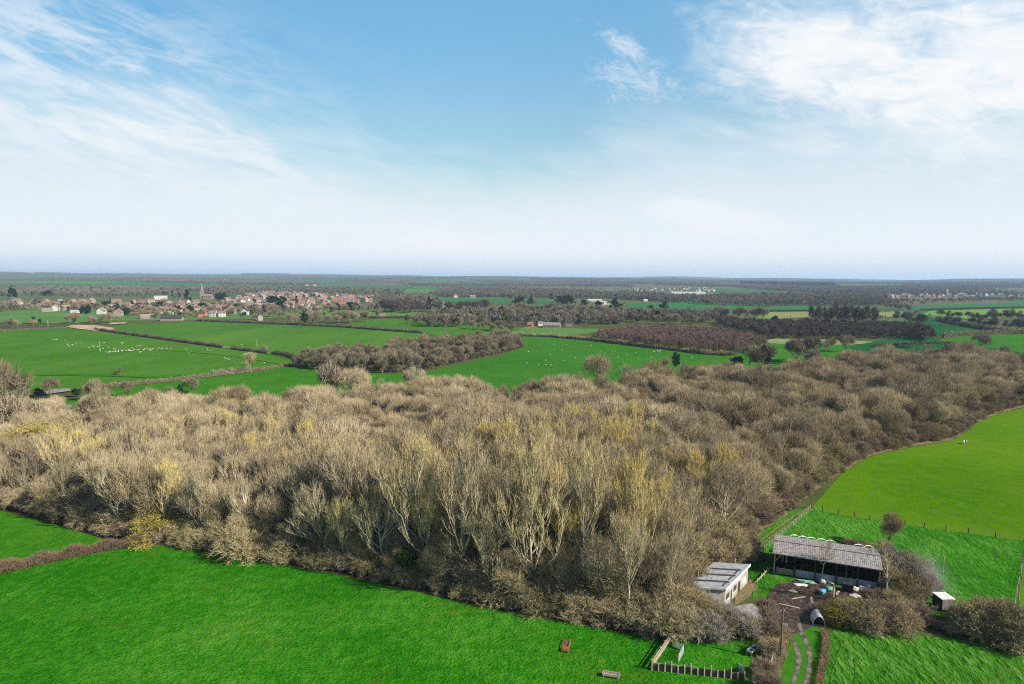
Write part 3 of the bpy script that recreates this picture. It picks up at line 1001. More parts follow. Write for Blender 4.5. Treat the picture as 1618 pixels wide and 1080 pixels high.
scene.view_settings.view_transform = 'Standard'
scene.view_settings.look = 'None'
scene.view_settings.exposure = EXPO
scene.view_settings.gamma = 1.0
scene.cycles.max_bounces = 5
scene.cycles.diffuse_bounces = 3
scene.cycles.transparent_max_bounces = 4
scene.cycles.volume_bounces = 0
scene.cycles.use_denoising = False
scene.cycles.filter_width = 1.1
scene.cycles.denoiser = 'OPENIMAGEDENOISE'
scene.cycles.denoising_input_passes = 'RGB_ALBEDO_NORMAL'
scene.cycles.denoising_prefilter = 'ACCURATE'
scene.cycles.sample_clamp_indirect = 4

# ------------------------------------------------------------------ ground
NA, radii = 220, [0, 30, 60, 100, 150, 220, 320, 450, 650, 900, 1250, 1700, 2200, 2400] + [2400 * 1.09 ** k for k in range(1, 29)]
vs, fs = [(0, 0, 0)], []
for r in radii[1:]:
    for k in range(NA):
        a = 2 * PI * k / NA
        x, y = r * math.sin(a), r * math.cos(a)
        vs.append((x, y, terrain(x, y)))
fs = [(0, 1 + (k + 1) % NA, 1 + k) for k in range(NA)]
g = bpy.data.meshes.new('ground')
for i in range(len(radii) - 2):
    for k in range(NA):
        a, b = 1 + i * NA + k, 1 + i * NA + (k + 1) % NA
        fs.append((a, b, b + NA, a + NA))
g.from_pydata(vs, [], fs)
g.materials.append(M['ground'])
g.update()
bmg = bmesh.new()
bmg.from_mesh(g)
bmesh.ops.recalc_face_normals(bmg, faces=bmg.faces)
if sum(f.normal.z for f in bmg.faces) < 0:
    bmesh.ops.reverse_faces(bmg, faces=bmg.faces)
bmg.to_mesh(g)
bmg.free()
tag(link('ground', g), kind='structure')

# far countryside: a skewed patchwork of fields
far_items = []          # trees of the far countryside
far_v, far_f, far_m = [], [], []
farmats = [M[k] for k in ('farg1', 'farg2', 'farb', 'farw', 'teal', 'dull')]
STEP = 520
rg = random.Random(23)
ca, sa = math.cos(R(17)), math.sin(R(17))
GX, GY = 36, 24
corner = {}
for i in range(-GX // 2, GX // 2 + 1):
    for j in range(0, GY + 1):
        u = (i + rg.uniform(-0.3, 0.3)) * STEP * 1.15
        v = (j + rg.uniform(-0.3, 0.3)) * STEP + 500
        corner[i, j] = (u * ca - v * sa * 0.4 + 500, u * sa * 0.5 + v * ca)


def lerp2(a, b, t):
    return (a[0] + (b[0] - a[0]) * t, a[1] + (b[1] - a[1]) * t)


def in_view(x, y, m=1.08):
    return y > 0 and abs(x) < y * 0.75 * m + 60


def far_tree(x, y, s, kind=None):
    if not in_view(x, y):
        return
    far_items.append((kind or ('farfir' if rg.random() < 0.06 else 'far'), x, y, terrain(x, y) - 0.1, s))


KEEP = []   # areas measured from the photograph: the patchwork plants no trees there
def keep_off(x, y):
    return any(inside((x, y), k) for k in KEEP)

# ------------------------------------------------------------------ pastures, from near to far
EDGE = [(-420, 690), (-160, 782), (0, 806), (90, 829), (165, 852), (235, 859), (300, 868), (400, 884), (520, 905), (620, 926), (700, 944), (780, 962), (860, 977), (940, 991), (1000, 1001), (1060, 1005)]
RIGHT = [(1165, 872), (1205, 838), (1250, 805), (1290, 772), (1330, 745), (1365, 722), (1400, 712), (1450, 702), (1500, 694), (1520, 684), (1545, 664), (1580, 650), (1618, 641), (1720, 630)]
edge_w = PX(*EDGE)
right_w = PX(*RIGHT)
SOUTH = [Vector((-30, 30, 0)), Vector((-190, 60, 0))]
hedge_l = PX((-200, 958), (0, 905), (110, 880), (232, 858))
sheet('pasture', PX((-200, 960), (0, 907), (110, 882), (236, 859), (300, 866), (400, 882), (520, 903), (620, 924), (700, 942), (780, 960), (860, 975), (940, 989), (1000, 999), (1100, 1003), (1200, 1003),
                    (1222, 1050), (1235, 1110), (1260, 1300), (800, 1500), (300, 1500), (-400, 1300)), M['near'])
sheet('pasture', PX((-420, 700), (-160, 790), (0, 803), (90, 826), (165, 850), (236, 857), (110, 878), (0, 903), (-200, 955), (-600, 900)), M['leftsm'])
# the wood floor
far_edge_px = [(1720, 556), (1618, 553), (1560, 550), (1480, 548), (1400, 552), (1330, 563), (1250, 575), (1150, 572), (1050, 582), (950, 597), (800, 597), (650, 600), (520, 613), (430, 620)]
far_w = [P(a, b, 12.5) for a, b in far_edge_px] + PX((330, 652), (200, 650), (60, 655), (-160, 665), (-420, 640))
WOOD = edge_w + PX((1130, 985), (1165, 930)) + right_w + far_w
sheet('wood_floor', WOOD, M['litter'])
# slope beyond the barn, paddock, rough pasture
FEN = [(1283, 803), (1300, 808), (1350, 817), (1400, 826), (1460, 834), (1530, 843), (1618, 855), (1700, 866)]
sheet('pasture', PX((1283, 802), (1330, 748), (1365, 725), (1400, 715), (1450, 705), (1500, 697), (1520, 687), (1545, 667), (1580, 653), (1618, 644), (1900, 625), (2200, 760), (1700, 866), (1618, 855),
                    (1530, 843), (1460, 834), (1400, 826), (1350, 817), (1300, 808)), M['bigright'])
sheet('paddock', PX((1165, 874), (1205, 840), (1250, 807), (1283, 800), (1300, 808), (1350, 817), (1400, 826), (1460, 834), (1530, 843), (1618, 855), (1612, 900), (1604, 965), (1560, 985), (1490, 975), (1420, 960),
                     (1330, 960), (1240, 940), (1190, 945), (1185, 905)), M['paddock'])
sheet('pasture', PX((1622, 858), (1900, 890), (1900, 1080), (1618, 1000), (1608, 965), (1616, 900)), M['bigright'])
sheet('pasture', PX((1318, 992), (1340, 996), (1400, 1000), (1470, 1006), (1540, 1014), (1618, 1025), (1900, 1060), (1900, 1400), (1290, 1400), (1292, 1100), (1302, 1040), (1308, 1005)), M['tussock'])
sheet('verge', PX((1246, 1000), (1262, 990), (1290, 990), (1306, 1000), (1300, 1040), (1290, 1100), (1285, 1300), (1190, 1300), (1222, 1090), (1240, 1050), (1250, 1020)), M['strip'], noisy=0.5)
sheet('yard', PX((1225, 925), (1262, 916), (1300, 920), (1345, 930), (1385, 938), (1350, 950), (1335, 975), (1290, 984), (1270, 1000), (1242, 1002), (1236, 985), (1226, 965), (1215, 945)), M['mud'], noisy=0.6)
sheet('path', PX((1160, 942), (1186, 915), (1196, 918), (1197, 928), (1176, 950), (1160, 958)), M['verge'], noisy=0.3)


def ribbon(name, line, wd, mat, jit=0.0):
    a = []
    b = []
    for i, p in enumerate(line):
        d = (line[min(i + 1, len(line) - 1)] - line[max(i - 1, 0)]).normalized()
        s = Vector((-d.y, d.x, 0)) * (wd / 2 * (1 + rnd.uniform(-jit, jit)))
        a.append(p + s)
        b.append(p - s)
    return sheet(name, a + b[::-1], mat)


def smooth(pairs, k=4):
    pts = PX(*pairs)
    out = []
    for i in range(len(pts) - 1):
        p0, p1, p2, p3 = pts[max(i - 1, 0)], pts[i], pts[i + 1], pts[min(i + 2, len(pts) - 1)]
        for j in range(k):
            t = j / k
            out.append(0.5 * ((2 * p1) + (p2 - p0) * t + (2 * p0 - 5 * p1 + 4 * p2 - p3) * t * t + (3 * p1 - p0 - 3 * p2 + p3) * t ** 3))
    out.append(pts[-1])
    return out


ribbon('wheel_track', smooth([(1240, 985), (1250, 1003), (1257, 1020), (1262, 1040), (1259, 1060), (1251, 1085), (1240, 1120), (1225, 1170)]), 0.62, M['rut'], 0.25)
ribbon('wheel_track', smooth([(1262, 985), (1268, 1003), (1276, 1020), (1280, 1042), (1278, 1062), (1272, 1090), (1262, 1120), (1246, 1175)]), 0.62, M['rut'], 0.25)
ribbon('wheel_track', smooth([(1172, 878), (1210, 848), (1250, 818), (1279, 802)]), 0.5, M['verge'], 0.3)
ribbon('wheel_track', smooth([(1180, 878), (1219, 849), (1256, 821), (1283, 805)]), 0.5, M['verge'], 0.3)
for ln, wd in (([(1333, 1012), (1325, 1032), (1318, 1055), (1312, 1085)], 0.28), ([(1350, 1040), (1352, 1062), (1350, 1090)], 0.22)):
    ribbon('worn_path', smooth(ln, 6), wd, M['paddock'], 0.5)
sheet('wood_margin', PX((1165, 874), (1205, 840), (1250, 807), (1290, 774), (1330, 747), (1365, 724), (1400, 714), (1450, 704), (1500, 696), (1520, 686), (1545, 666), (1580, 652), (1618, 643), (1618, 638), (1580, 646), (1540, 660), (1515, 680),
                         (1495, 688), (1450, 697), (1400, 706), (1360, 716), (1325, 740), (1285, 766), (1245, 800), (1200, 832), (1160, 866)), M['verge'], noisy=0.5)

# beyond the wood
Z = 0.1
def fld(name, mat, *prs, z=None):
    global Z
    Z += 0.02
    pts = PX(*prs)
    sheet(name, pts, M[mat], z=z or Z)
    KEEP.append(pts)


fld('pasture', 'sheepA', (-300, 530), (0, 523), (60, 520), (105, 518), (155, 523), (250, 536), (345, 550), (410, 557), (470, 571), (450, 579), (370, 591), (300, 599), (240, 606), (130, 616), (-40, 618), (-300, 640))
fld('pasture', 'arable', (155, 520), (192, 513), (310, 508), (420, 511), (540, 517), (620, 523), (668, 527), (672, 540), (560, 556), (480, 572), (410, 557), (345, 549), (250, 535))
M['arable_pale'] = grass('winter_crop_drilled', (0.036, 0.10, 0.014), (0.055, 0.142, 0.018), (0.08, 0.165, 0.024), big=0.006, mid=0.03, fine=0.4, bump=0.1, streak=(70, 8))
sheet('pasture', PX((275, 531), (345, 523), (420, 518.5), (540, 520), (668, 529), (671, 540), (560, 555), (481, 571), (412, 556.5), (345, 548), (300, 540)), M['arable_pale'], z=0.24)
ribbon('stock_path', smooth([(225, 552), (300, 556), (370, 563), (420, 571), (452, 577)], 5), 3.0, M['arable_pale'], 0.5).location.z = 0.25
ribbon('stock_path', smooth([(20, 594), (120, 592), (240, 596), (290, 592)], 5), 7.0, M['sheepB'], 0.4).location.z = 0.25
fld('pasture', 'strip', (60, 650), (150, 620), (240, 607), (300, 600), (370, 592), (450, 580), (520, 584), (600, 590), (660, 592), (700, 620), (520, 680), (330, 690))
fld('pasture', 'sheepB', (655, 592), (720, 577), (780, 564), (830, 549), (812, 531), (860, 532), (1000, 546), (1120, 561), (1180, 565), (1150, 600), (1000, 650), (800, 660), (660, 640))
fld('pasture', 'arable', (540, 515), (575, 505), (640, 503), (705, 503), (760, 507), (820, 518), (800, 527), (690, 530), (668, 526), (600, 520))
fld('pasture', 'dull', (800, 527), (830, 516), (860, 518), (935, 519), (960, 520), (925, 528), (870, 530))
fld('pasture', 'sheepB', (1140, 575), (1150, 548), (1230, 541), (1340, 540), (1350, 546), (1365, 560), (1330, 580), (1230, 590))
fld('pasture', 'pale', (1200, 541), (1225, 534), (1330, 537), (1400, 541), (1340, 545), (1230, 543))
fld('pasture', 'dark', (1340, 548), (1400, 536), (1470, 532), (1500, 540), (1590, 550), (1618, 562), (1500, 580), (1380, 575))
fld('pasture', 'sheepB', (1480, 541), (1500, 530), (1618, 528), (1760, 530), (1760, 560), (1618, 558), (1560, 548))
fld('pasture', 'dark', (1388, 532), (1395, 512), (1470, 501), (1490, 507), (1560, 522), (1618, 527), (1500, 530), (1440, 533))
fld('pasture', 'lime', (1455, 497), (1470, 491), (1540, 488), (1618, 487), (1760, 487), (1760, 500), (1618, 500), (1530, 504), (1490, 500))
fld('pasture', 'teal', (1425, 487), (1440, 482), (1540, 479), (1618, 477), (1760, 476), (1760, 486), (1618, 487), (1500, 490), (1455, 490))
fld('pasture', 'pale', (1190, 497), (1200, 492), (1280, 492), (1282, 500), (1230, 504))
fld('pasture', 'lime', (1190, 505), (1200, 500), (1225, 500), (1222, 506))
fld('pasture', 'teal', (1205, 491), (1222, 482), (1281, 481), (1282, 491), (1240, 492))
fld('pasture', 'pale', (1370, 500), (1375, 494), (1425, 492), (1440, 497), (1400, 502))
fld('pasture', 'farg2', (1370, 489), (1380, 483), (1410, 484), (1405, 490))
fld('pasture', 'teal', (985, 482), (1000, 478), (1060, 478), (1110, 475), (1150, 477), (1215, 480), (1200, 486), (1130, 492), (1060, 492), (1000, 490))
fld('pasture', 'teal', (672, 477), (680, 468), (740, 471), (800, 472), (820, 475), (800, 479), (720, 478))
fld('pasture', 'teal', (800, 482), (802, 473), (850, 473), (880, 475), (870, 484))
fld('pasture', 'dull', (-200, 514), (0, 510), (60, 511), (110, 512), (160, 506), (150, 498), (60, 493), (0, 495), (-200, 498))
fld('pasture', 'teal', (224, 450), (232, 444), (300, 445), (335, 447), (330, 453), (260, 452))
fld('pasture', 'farg1', (-100, 450), (0, 447), (90, 449), (90, 452), (0, 453))
fld('building_site', 'earth', (105, 517), (112, 514), (150, 514), (178, 518), (182, 522), (150, 523), (125, 520))
fld('building_site', 'earth', (170, 513), (178, 510), (202, 509), (196, 512))
fld('lane', 'road', (60, 625), (72, 617), (110, 615), (112, 619), (75, 624))

# ------------------------------------------------------------------ the wood
front_line = edge_w
PALE_POLY = PX((480, 912), (700, 950), (860, 980), (1000, 1000), (1060, 1005)) + PX((1130, 965), (1190, 860)) + [P(1190, 740, 14), P(1060, 700, 14), P(900, 660, 14), P(700, 690, 14), P(500, 740, 14)]
trees = []
DOME_MIN = 8.0


def swell(x, y):
    return math.sin(x * 0.12 + y * 0.04 + 0.7) * 0.55 + math.sin(y * 0.075 - x * 0.09 + 2.1) * 0.45 + 0.3 * math.sin(x * 0.23 + y * 0.17)

cand = [(x, y, 0) for (x, y) in scatter(WOOD, 5.7)] + [(x, y, 1) for (x, y) in scatter(WOOD, DOME_MIN)]
for (x, y, lay) in cand:
    df = dist_line((x, y), front_line)
    dr = dist_line((x, y), right_w)
    if df < 3.5 or dr < 4.0:
        continue
    # keep clear of the shed
    qx, qy = Q((x, y, 0))
    if 1080 < qx < 1215 and qy > 868:
        continue
    r = math.hypot(x, y)
    pale = inside((x, y), PALE_POLY)
    kpx = Q((x, y, 10))[0]
    near_left = kpx < 520 and r < 235
    if (lay == 0) != (pale or near_left):
        continue
    if pale:
        kind = rnd.choices(('poplar', 'ash', 'dome'), (0.55, 0.32, 0.13))[0]
        h = rnd.uniform(14, 19.5) * (1 + 0.08 * swell(x, y)) if df > 10 else rnd.uniform(10, 15)
        if kind == 'dome':
            h *= 0.82
        if kpx > 1000:
            h *= 0.82
    elif near_left:
        kind = rnd.choices(('poplar', 'ash', 'dome'), (0.3, 0.5, 0.2))[0]
        h = rnd.uniform(9.5, 14.5) * (1 + 0.12 * swell(x, y))
    else:
        kind = 'dome' if rnd.random() < 0.78 else 'ash'
        h = rnd.uniform(10.8, 13.6) * (1 + 0.3 * swell(x, y))
        if dr < 14:
            h = rnd.uniform(8.5, 12)
    if kpx < 330 and y > 250:
        h *= 0.6
    if kpx < 130:
        h *= 0.8
    trees.append((kind, x, y, h, df, r, kpx))
trees.sort(key=lambda t: t[5])
# trees picked out one by one in the photograph
for (kind, px, pb, pt, v, lab) in (('poplar', 95, 790, 692, 0, 'broad pale poplar with yellow twig tips behind the bushes above the small corner pasture'),
                                   ('poplar', 205, 800, 690, 2, 'slim bare tree with pale leaning limbs next to the yellow-tipped poplar above the corner pasture'),
                                   ('poplar', 668, 905, 722, 0, 'tallest wide fan-shaped poplar with pale limbs in the front rank of the wood'),
                                   ('poplar', 735, 925, 728, 2, 'tall pale-trunked poplar just beside the widest fan-shaped one at the front'),
                                   ('poplar', 925, 948, 745, 1, 'yellow-twigged poplar with two white trunks, forward in the wood near the rusty feeder'),
                                   ('poplar', 580, 880, 735, 0, 'yellow fan-crowned poplar above russet bushes at the wood front'),
                                   ('poplar', 1015, 950, 760, 2, 'bare grey poplar nearest the flat-roofed shed'),
                                   ('poplar', 840, 945, 735, 0, 'fan-shaped poplar over the olive bushes midway along the wood front')):
    b = P(px, pb)
    plant(kind, b.x, b.y, tall(px, pb, pt), lab, 'tree', None, 'poplar_tree', v=v)
def pale_at(x, y):
    return inside((x, y), PALE_POLY)


left = []
cnt = dict(poplar=0, dome=0, ash=0)
for (kind, x, y, h, df, r, kpx) in trees:
    nm = {'poplar': 'poplar_tree', 'ash': 'ash_tree', 'dome': 'broadleaf_tree'}[kind]
    if cnt[kind] < (285 if kind == 'poplar' else 270) and in_view(x, y, 1.02):
        cnt[kind] += 1
        if kind == 'poplar':
            if kpx < 480:
                lab, gp = 'bare upright poplar among grey trees of the wood behind the clipped hedge', 'poplars behind the hedge corner'
            elif df < 16:
                lab, gp = 'tall bare poplar in the front ranks of the wood facing the near pasture', 'front rank poplars'
            else:
                lab, gp = 'yellow-twigged bare poplar deep in the pale middle of the wood', 'poplars in the middle of the wood'
        elif kind == 'ash':
            if kpx < 480:
                lab, gp = 'pale fan-crowned ash tree of the wood behind the clipped hedge', 'ash trees behind the hedge'
            elif pale_at(x, y):
                lab, gp = 'pale straw-coloured ash tree among the tall poplars of the wood', 'ash trees among the poplars'
            else:
                lab, gp = 'pale ash tree rising among round brown crowns of the wood', 'ash trees among the round crowns'
        else:
            if kpx > 1150:
                lab, gp = 'rounded brown bare tree at the wood side facing the smooth slope pasture', 'round trees by the slope pasture'
            elif kpx < 500:
                lab, gp = 'grey-brown round-crowned bare tree in the lower wood behind the bramble bushes', 'round trees behind the brambles'
            else:
                lab, gp = 'brown round-crowned bare tree standing among the pale poplars', 'round trees among the poplars'
        plant(kind, x, y, h, lab, 'tree', gp, nm, wide=1.15 if kind != 'dome' else 1.1 if kpx > 500 else 0.95)
    else:
        left.append((kind, x, y, 0.0, h / NAT[kind]))
stuff('woodland', left, 'mass of brown bare tree crowns filling the back of the wood')

# bushes and understorey
under = []
for (x, y) in scatter(WOOD, 3.9):
    df, dr = dist_line((x, y), front_line), dist_line((x, y), right_w)
    qx, qy = Q((x, y, 0))
    if (1080 < qx < 1215 and qy > 868) or df < 9 or dr < 8:
        continue
    if math.hypot(x, y) > 230 and rnd.random() < 0.6:
        continue
    q = rnd.random()
    k = 'bush' if q < 0.5 else 'russet' if q < 0.72 else 'ivy' if q < 0.77 else 'greybush'
    under.append((k, x, y, 0.0, rnd.uniform(0.9, 1.5) if df < 32 and qx > 240 else rnd.uniform(0.6, 1.1)))
for (x, y) in scatter(WOOD, 4.2):     # saplings behind the front bushes
    df, qx = dist_line((x, y), front_line), Q((x, y, 0))[0]
    if 8 < df < 36 and 250 < qx < 1080:
        under.append((rnd.choice(('thorn', 'ash', 'ash')), x, y, 0.0, rnd.uniform(0.42, 0.62) if df < 16 else rnd.uniform(0.5, 0.8)))
stuff('undergrowth', under, 'brown undergrowth of saplings and bramble below the wood crowns')

KINDNAME = dict(bush=('hawthorn_bush', 'olive-brown bare hawthorn bush'), russet=('bramble_bush', 'russet-brown bare bush'), greybush=('blackthorn_bush', 'pale grey flowering blackthorn bush'),
                gold=('willow_bush', 'golden catkin willow bush'), ivy=('ivy_bush', 'green ivy-covered bush'))
nb = 0
KINDNAME['thorn'] = ('thorn_tree', 'low spreading bare thorn tree')
for row, (off, step, hh) in enumerate(((2.3, 3.2, (2.4, 4.4)), (4.4, 3.8, (3.8, 6.2)), (6.8, 5.0, (6.5, 9.5)))):
    for i in range(len(edge_w) - 1):
        a, b = edge_w[i], edge_w[i + 1]
        d = b - a
        nrm = Vector((-d.y, d.x, 0)).normalized()
        if nrm.y < 0:
            nrm = -nrm
        n = max(1, int(d.length / step))
        for k in range(n):
            p = a.lerp(b, (k + 0.5 + rnd.uniform(-0.3, 0.3)) / n) + nrm * (off + rnd.uniform(-0.5, 0.7))
            px = Q(p)[0]
            if px < -60 or px > 1050:
                continue
            h = rnd.uniform(*hh) * (0.85 if px < 240 else 1.0)
            q = rnd.random()
            if px < 330:
                kd = 'russet' if q < 0.3 else 'bush' if q < 0.9 else 'ivy'
            elif px < 700:
                kd = 'bush' if q < 0.74 else 'russet' if q < 0.9 else 'ivy'
            else:
                kd = 'bush' if q < 0.88 else 'russet' if q < 0.94 else 'greybush'
            if row == 2 and px > 270 or (row == 1 and px > 600 and rnd.random() < 0.3):
                kd = 'thorn'
                h = rnd.uniform(6.0, 9.5)
            nm, lb = KINDNAME[kd]
            where = 'along the hedge bottom by the small corner pasture' if px < 240 else 'at the foot of the wood above the near pasture'
            plant(kd, p.x, p.y, h * (0.75 if kd == 'ivy' else 1), lb + ' ' + where, 'tree' if kd == 'thorn' else 'bush', lb + (' row by the corner pasture' if px < 240 else ' row at the wood foot'), nm, wide=1.15)
            nb += 1
for row, (off, step, hh) in enumerate(((1.0, 2.8, (1.6, 2.8)), (3.2, 3.4, (3.0, 4.8)), (6.2, 4.2, (4.5, 7.0)))):
    for i in range(len(right_w) - 1):
        a, b = right_w[i], right_w[i + 1]
        d = b - a
        nrm = Vector((-d.y, d.x, 0)).normalized()
        if nrm.x > 0:
            nrm = -nrm
        n = max(1, int(d.length / (step * (1 + 0.25 * i / 6))))
        for k in range(n):
            p = a.lerp(b, (k + 0.5 + rnd.uniform(-0.3, 0.3)) / n) + nrm * (off + rnd.uniform(-0.5, 0.8))
            q = rnd.random()
            kd = 'russet' if q < 0.5 else 'bush'
            nm, lb = KINDNAME[kd]
            plant(kd, p.x, p.y, rnd.uniform(*hh), lb + ' on the wood margin by the slope pasture', 'bush', lb + ' row by the slope pasture', nm, wide=1.15)


def bush(kd, px, pb, h, lab, name=None, wide=1.1, v=None, catg='bush', group=None):
    b = P(px, pb)
    return plant(kd, b.x, b.y, h, lab, catg, group, name or KINDNAME[kd][0], wide=wide, v=v)


bush('gold', 250, 852, 6.5, 'golden yellow willow bush where the clipped hedge meets the wood', wide=1.2)
bush('bush', 375, 878, 6.5, 'rounded grey-olive bush leaning over the pasture just past the golden willow', wide=1.2, v=1)
bush('ivy', 75, 815, 4.5, 'dark green ivy clump in the hedge bottom above the corner pasture')
bush('ivy', 478, 885, 5.0, 'bright green ivy clump among russet bushes at the wood foot')
bush('ivy', 640, 915, 6.0, 'large olive-green rounded ivy bush under the tallest poplar', wide=1.2)
bush('greybush', 1180, 775, 7, 'pale grey blackthorn crest nearest the track corner of the wood', wide=1.4, v=0)
bush('greybush', 1160, 760, 8, 'pale grey blackthorn just behind the track-corner crest', wide=1.4, v=1)
for (px, pb, h, kd, lab) in ((1055, 1000, 5.5, 'bush', 'olive bush over the timber rails of the sheep pen'), (1085, 1003, 5.0, 'bush', 'olive bush behind the wire sheet of the sheep pen'),
                             (1112, 1002, 4.6, 'greybush', 'grey blackthorn in front of the flat-roofed shed'), (1142, 998, 4.2, 'bush', 'olive bush in front of the shed end window'),
                             (1165, 1003, 4.2, 'greybush', 'grey blackthorn before the lichen-roofed lean-to'), (1098, 985, 5.5, 'bush', 'taller olive bush hiding the shed roof edge'),
                             (1070, 975, 6.5, 'bush', 'tall olive bush at the wood corner behind the pen'), (1128, 978, 4.0, 'greybush', 'grey twiggy bush touching the shed wall'),
                             (1040, 985, 6.0, 'bush', 'bare bush at the wood foot beside the pen rail end'), (1190, 1006, 3.4, 'bush', 'low olive bush above the feed trough'),
                             (1212, 1008, 3.0, 'russet', 'pinkish bramble bush beside the utility pole'), (1222, 990, 3.0, 'russet', 'pinkish bramble bush above the utility pole top'),
                             (1215, 968, 2.4, 'russet', 'small tawny bramble by the yard mud'), (1205, 1070, 2.6, 'russet', 'dusky bramble clump by the pen corner hurdle'),
                             (1214, 1090, 2.8, 'russet', 'dusky bramble clump lowest beside the track'), (1218, 1035, 2.8, 'bush', 'olive scrub at the foot of the utility pole'),
                             (1326, 982, 3.6, 'gold', 'yellow-green willow scrub right above the metal pig ark'), (1348, 985, 4.4, 'bush', 'olive bush beside the yellow-green willow scrub'),
                             (1374, 990, 4.4, 'bush', 'olive bush below the white bags in the yard'), (1400, 992, 4.2, 'russet', 'brown bush between olive bushes below the barn end'),
                             (1425, 994, 4.4, 'bush', 'olive bush below the brown barn-end bush'), (1449, 985, 3.6, 'russet', 'brown bush left of the box trailer shade'),
                             (1340, 968, 3.0, 'gold', 'small lime-yellow bush under the green drum'), (1478, 994, 1.6, 'russet', 'low bramble below the box trailer'),
                             (1505, 1002, 1.2, 'russet', 'low bramble under the big round bush'), (1533, 992, 3.8, 'bush', 'dark leaning bush against the box trailer'),
                             (1556, 1004, 6.0, 'bush', 'big round olive thicket beside the box trailer'), (1585, 1008, 6.5, 'bush', 'biggest olive thicket at the field corner'),
                             (1620, 1016, 6.0, 'bush', 'olive thicket under the leaning white rail'), (1570, 985, 4.6, 'bush', 'bush behind the biggest olive thicket'), (1660, 1020, 6.0, 'bush', 'olive thicket outermost along the rough pasture'),
                             (1410, 915, 6.2, 'greybush', 'pale spreading willow covering the barn end'), (1440, 920, 5.6, 'bush', 'spreading olive willow behind the pale barn-end one'),
                             (1430, 945, 5.0, 'bush', 'dense olive bush below the spreading willow'), (1462, 938, 3.6, 'russet', 'brown brushwood beside the smoke'), (1380, 962, 3.4, 'russet', 'brown bush beneath the white bags'),
                             (1410, 968, 4.0, 'bush', 'olive bush round the pale tree trunk'), (1345, 868, 2.4, 'russet', 'low scrub behind the middle of the barn'), (1372, 872, 2.4, 'bush', 'low scrub behind the barn near the lone tree'),
                             (1400, 872, 2.4, 'bush', 'low scrub beneath the lone tree'), (1160, 884, 5.0, 'bush', 'tall olive bush behind the shed roof'), (1138, 880, 6.5, 'bush', 'tallest olive bush behind the shed, at the wood corner'), (1120, 890, 6.0, 'bush', 'olive bush pressed against the back of the shed'),
                             (1182, 870, 3.2, 'russet', 'russet bush at the wood corner by the grassy track'), (1100, 900, 6.0, 'bush', 'olive bush behind the hidden side of the shed'), (1168, 868, 4.2, 'bush', 'olive bush behind the russet one at the wood corner'),
                             (1188, 880, 2.0, 'russet', 'reddish bramble at the back of the shed'), (1202, 884, 1.8, 'bush', 'low bush where the barn shadow falls')):
    bush(kd, px, pb, h, lab)
# lone trees by the yard
b = P(1405, 866)
plant('dome', b.x, b.y, tall(1405, 866, 808), 'small lone round-headed bare tree on the paddock behind the barn', 'tree', name='field_maple_tree', v=2, wide=0.85)
b = P(1297, 918)
plant('sparse', b.x, b.y, tall(1297, 918, 862), 'bare ash tree with white stem before the open barn front', 'tree', name='ash_tree', rz=2.0)
b = P(1337, 920)
plant('snag', b.x, b.y, tall(1337, 920, 886), 'lopped stump tree before the dark middle of the barn', 'tree', name='pollard_tree')
b = P(1399, 958)
plant('sparse', b.x, b.y, tall(1399, 958, 868), 'slender white-stemmed tree over the barn end', 'tree', name='ash_tree', rz=0.5)
b = P(1470, 925)
plant('snag', b.x, b.y, 4.0, 'dead leaning snag at the edge of the smoke', 'tree', name='dead_tree')


# ------------------------------------------------------------------ hedges: one mesh each
def hedge(name, line, wd, h, per_m, mat, label, tw=0.05, tl=0.7, core=True, wob=0.25, group=None):
    rg2 = np.random.default_rng(int(abs(line[0][0] * 7 + line[0][1] * 3)) % 99991)
    line = [Vector((p[0], p[1], 0)) for p in line]
    o = empty(name, line[len(line) // 2])
    off = np.array(line[len(line) // 2])
    ps, ds = [], []
    for a, b in zip(line[:-1], line[1:]):
        n = max(3, int((b - a).length * per_m))
        t = rg2.random(n)
        d = np.array((b - a).normalized())
        s = np.array((-d[1], d[0], 0))
        ww = rg2.uniform(-1, 1, n)
        zz = rg2.random(n) ** 0.6
        c = np.array(a)[None] + (np.array(b) - np.array(a))[None] * t[:, None]
        lump = 1 + wob * np.sin(c[:, 0] * 0.9 + c[:, 1] * 0.7) + wob * rg2.normal(size=n) * 0.3
        c = c + s[None] * (ww * wd / 2 * (1 - 0.25 * zz))[:, None]
        c[:, 2] = zz * h * lump * 0.92
        out = s[None] * (ww * 1.0)[:, None] + rg2.normal(size=(n, 3)) * 0.6 + np.array([0, 0, 0.45])
        ps.append(c)
        ds.append(unit(out))
    p, d = np.concatenate(ps) - off, np.concatenate(ds)
    Ls = grow(p, d, tl * rg2.uniform(0.5, 1.3, len(p)), 2, 0.05, 0.2, rg2)
    Ls[:, :, 2] = np.maximum(Ls[:, :, 2], 0.0)
    V, Fc = strips(Ls, np.full(len(p), tw), rg2)
    link('foliage', mesh_np(name, V, Fc, [mat]), o)
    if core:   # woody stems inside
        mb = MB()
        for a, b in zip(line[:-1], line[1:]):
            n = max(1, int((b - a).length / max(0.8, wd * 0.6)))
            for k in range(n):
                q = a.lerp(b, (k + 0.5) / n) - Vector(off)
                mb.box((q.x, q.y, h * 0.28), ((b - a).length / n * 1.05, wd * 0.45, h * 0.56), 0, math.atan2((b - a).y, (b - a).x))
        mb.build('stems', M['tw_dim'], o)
    return tag(o, label, 'hedge', group)


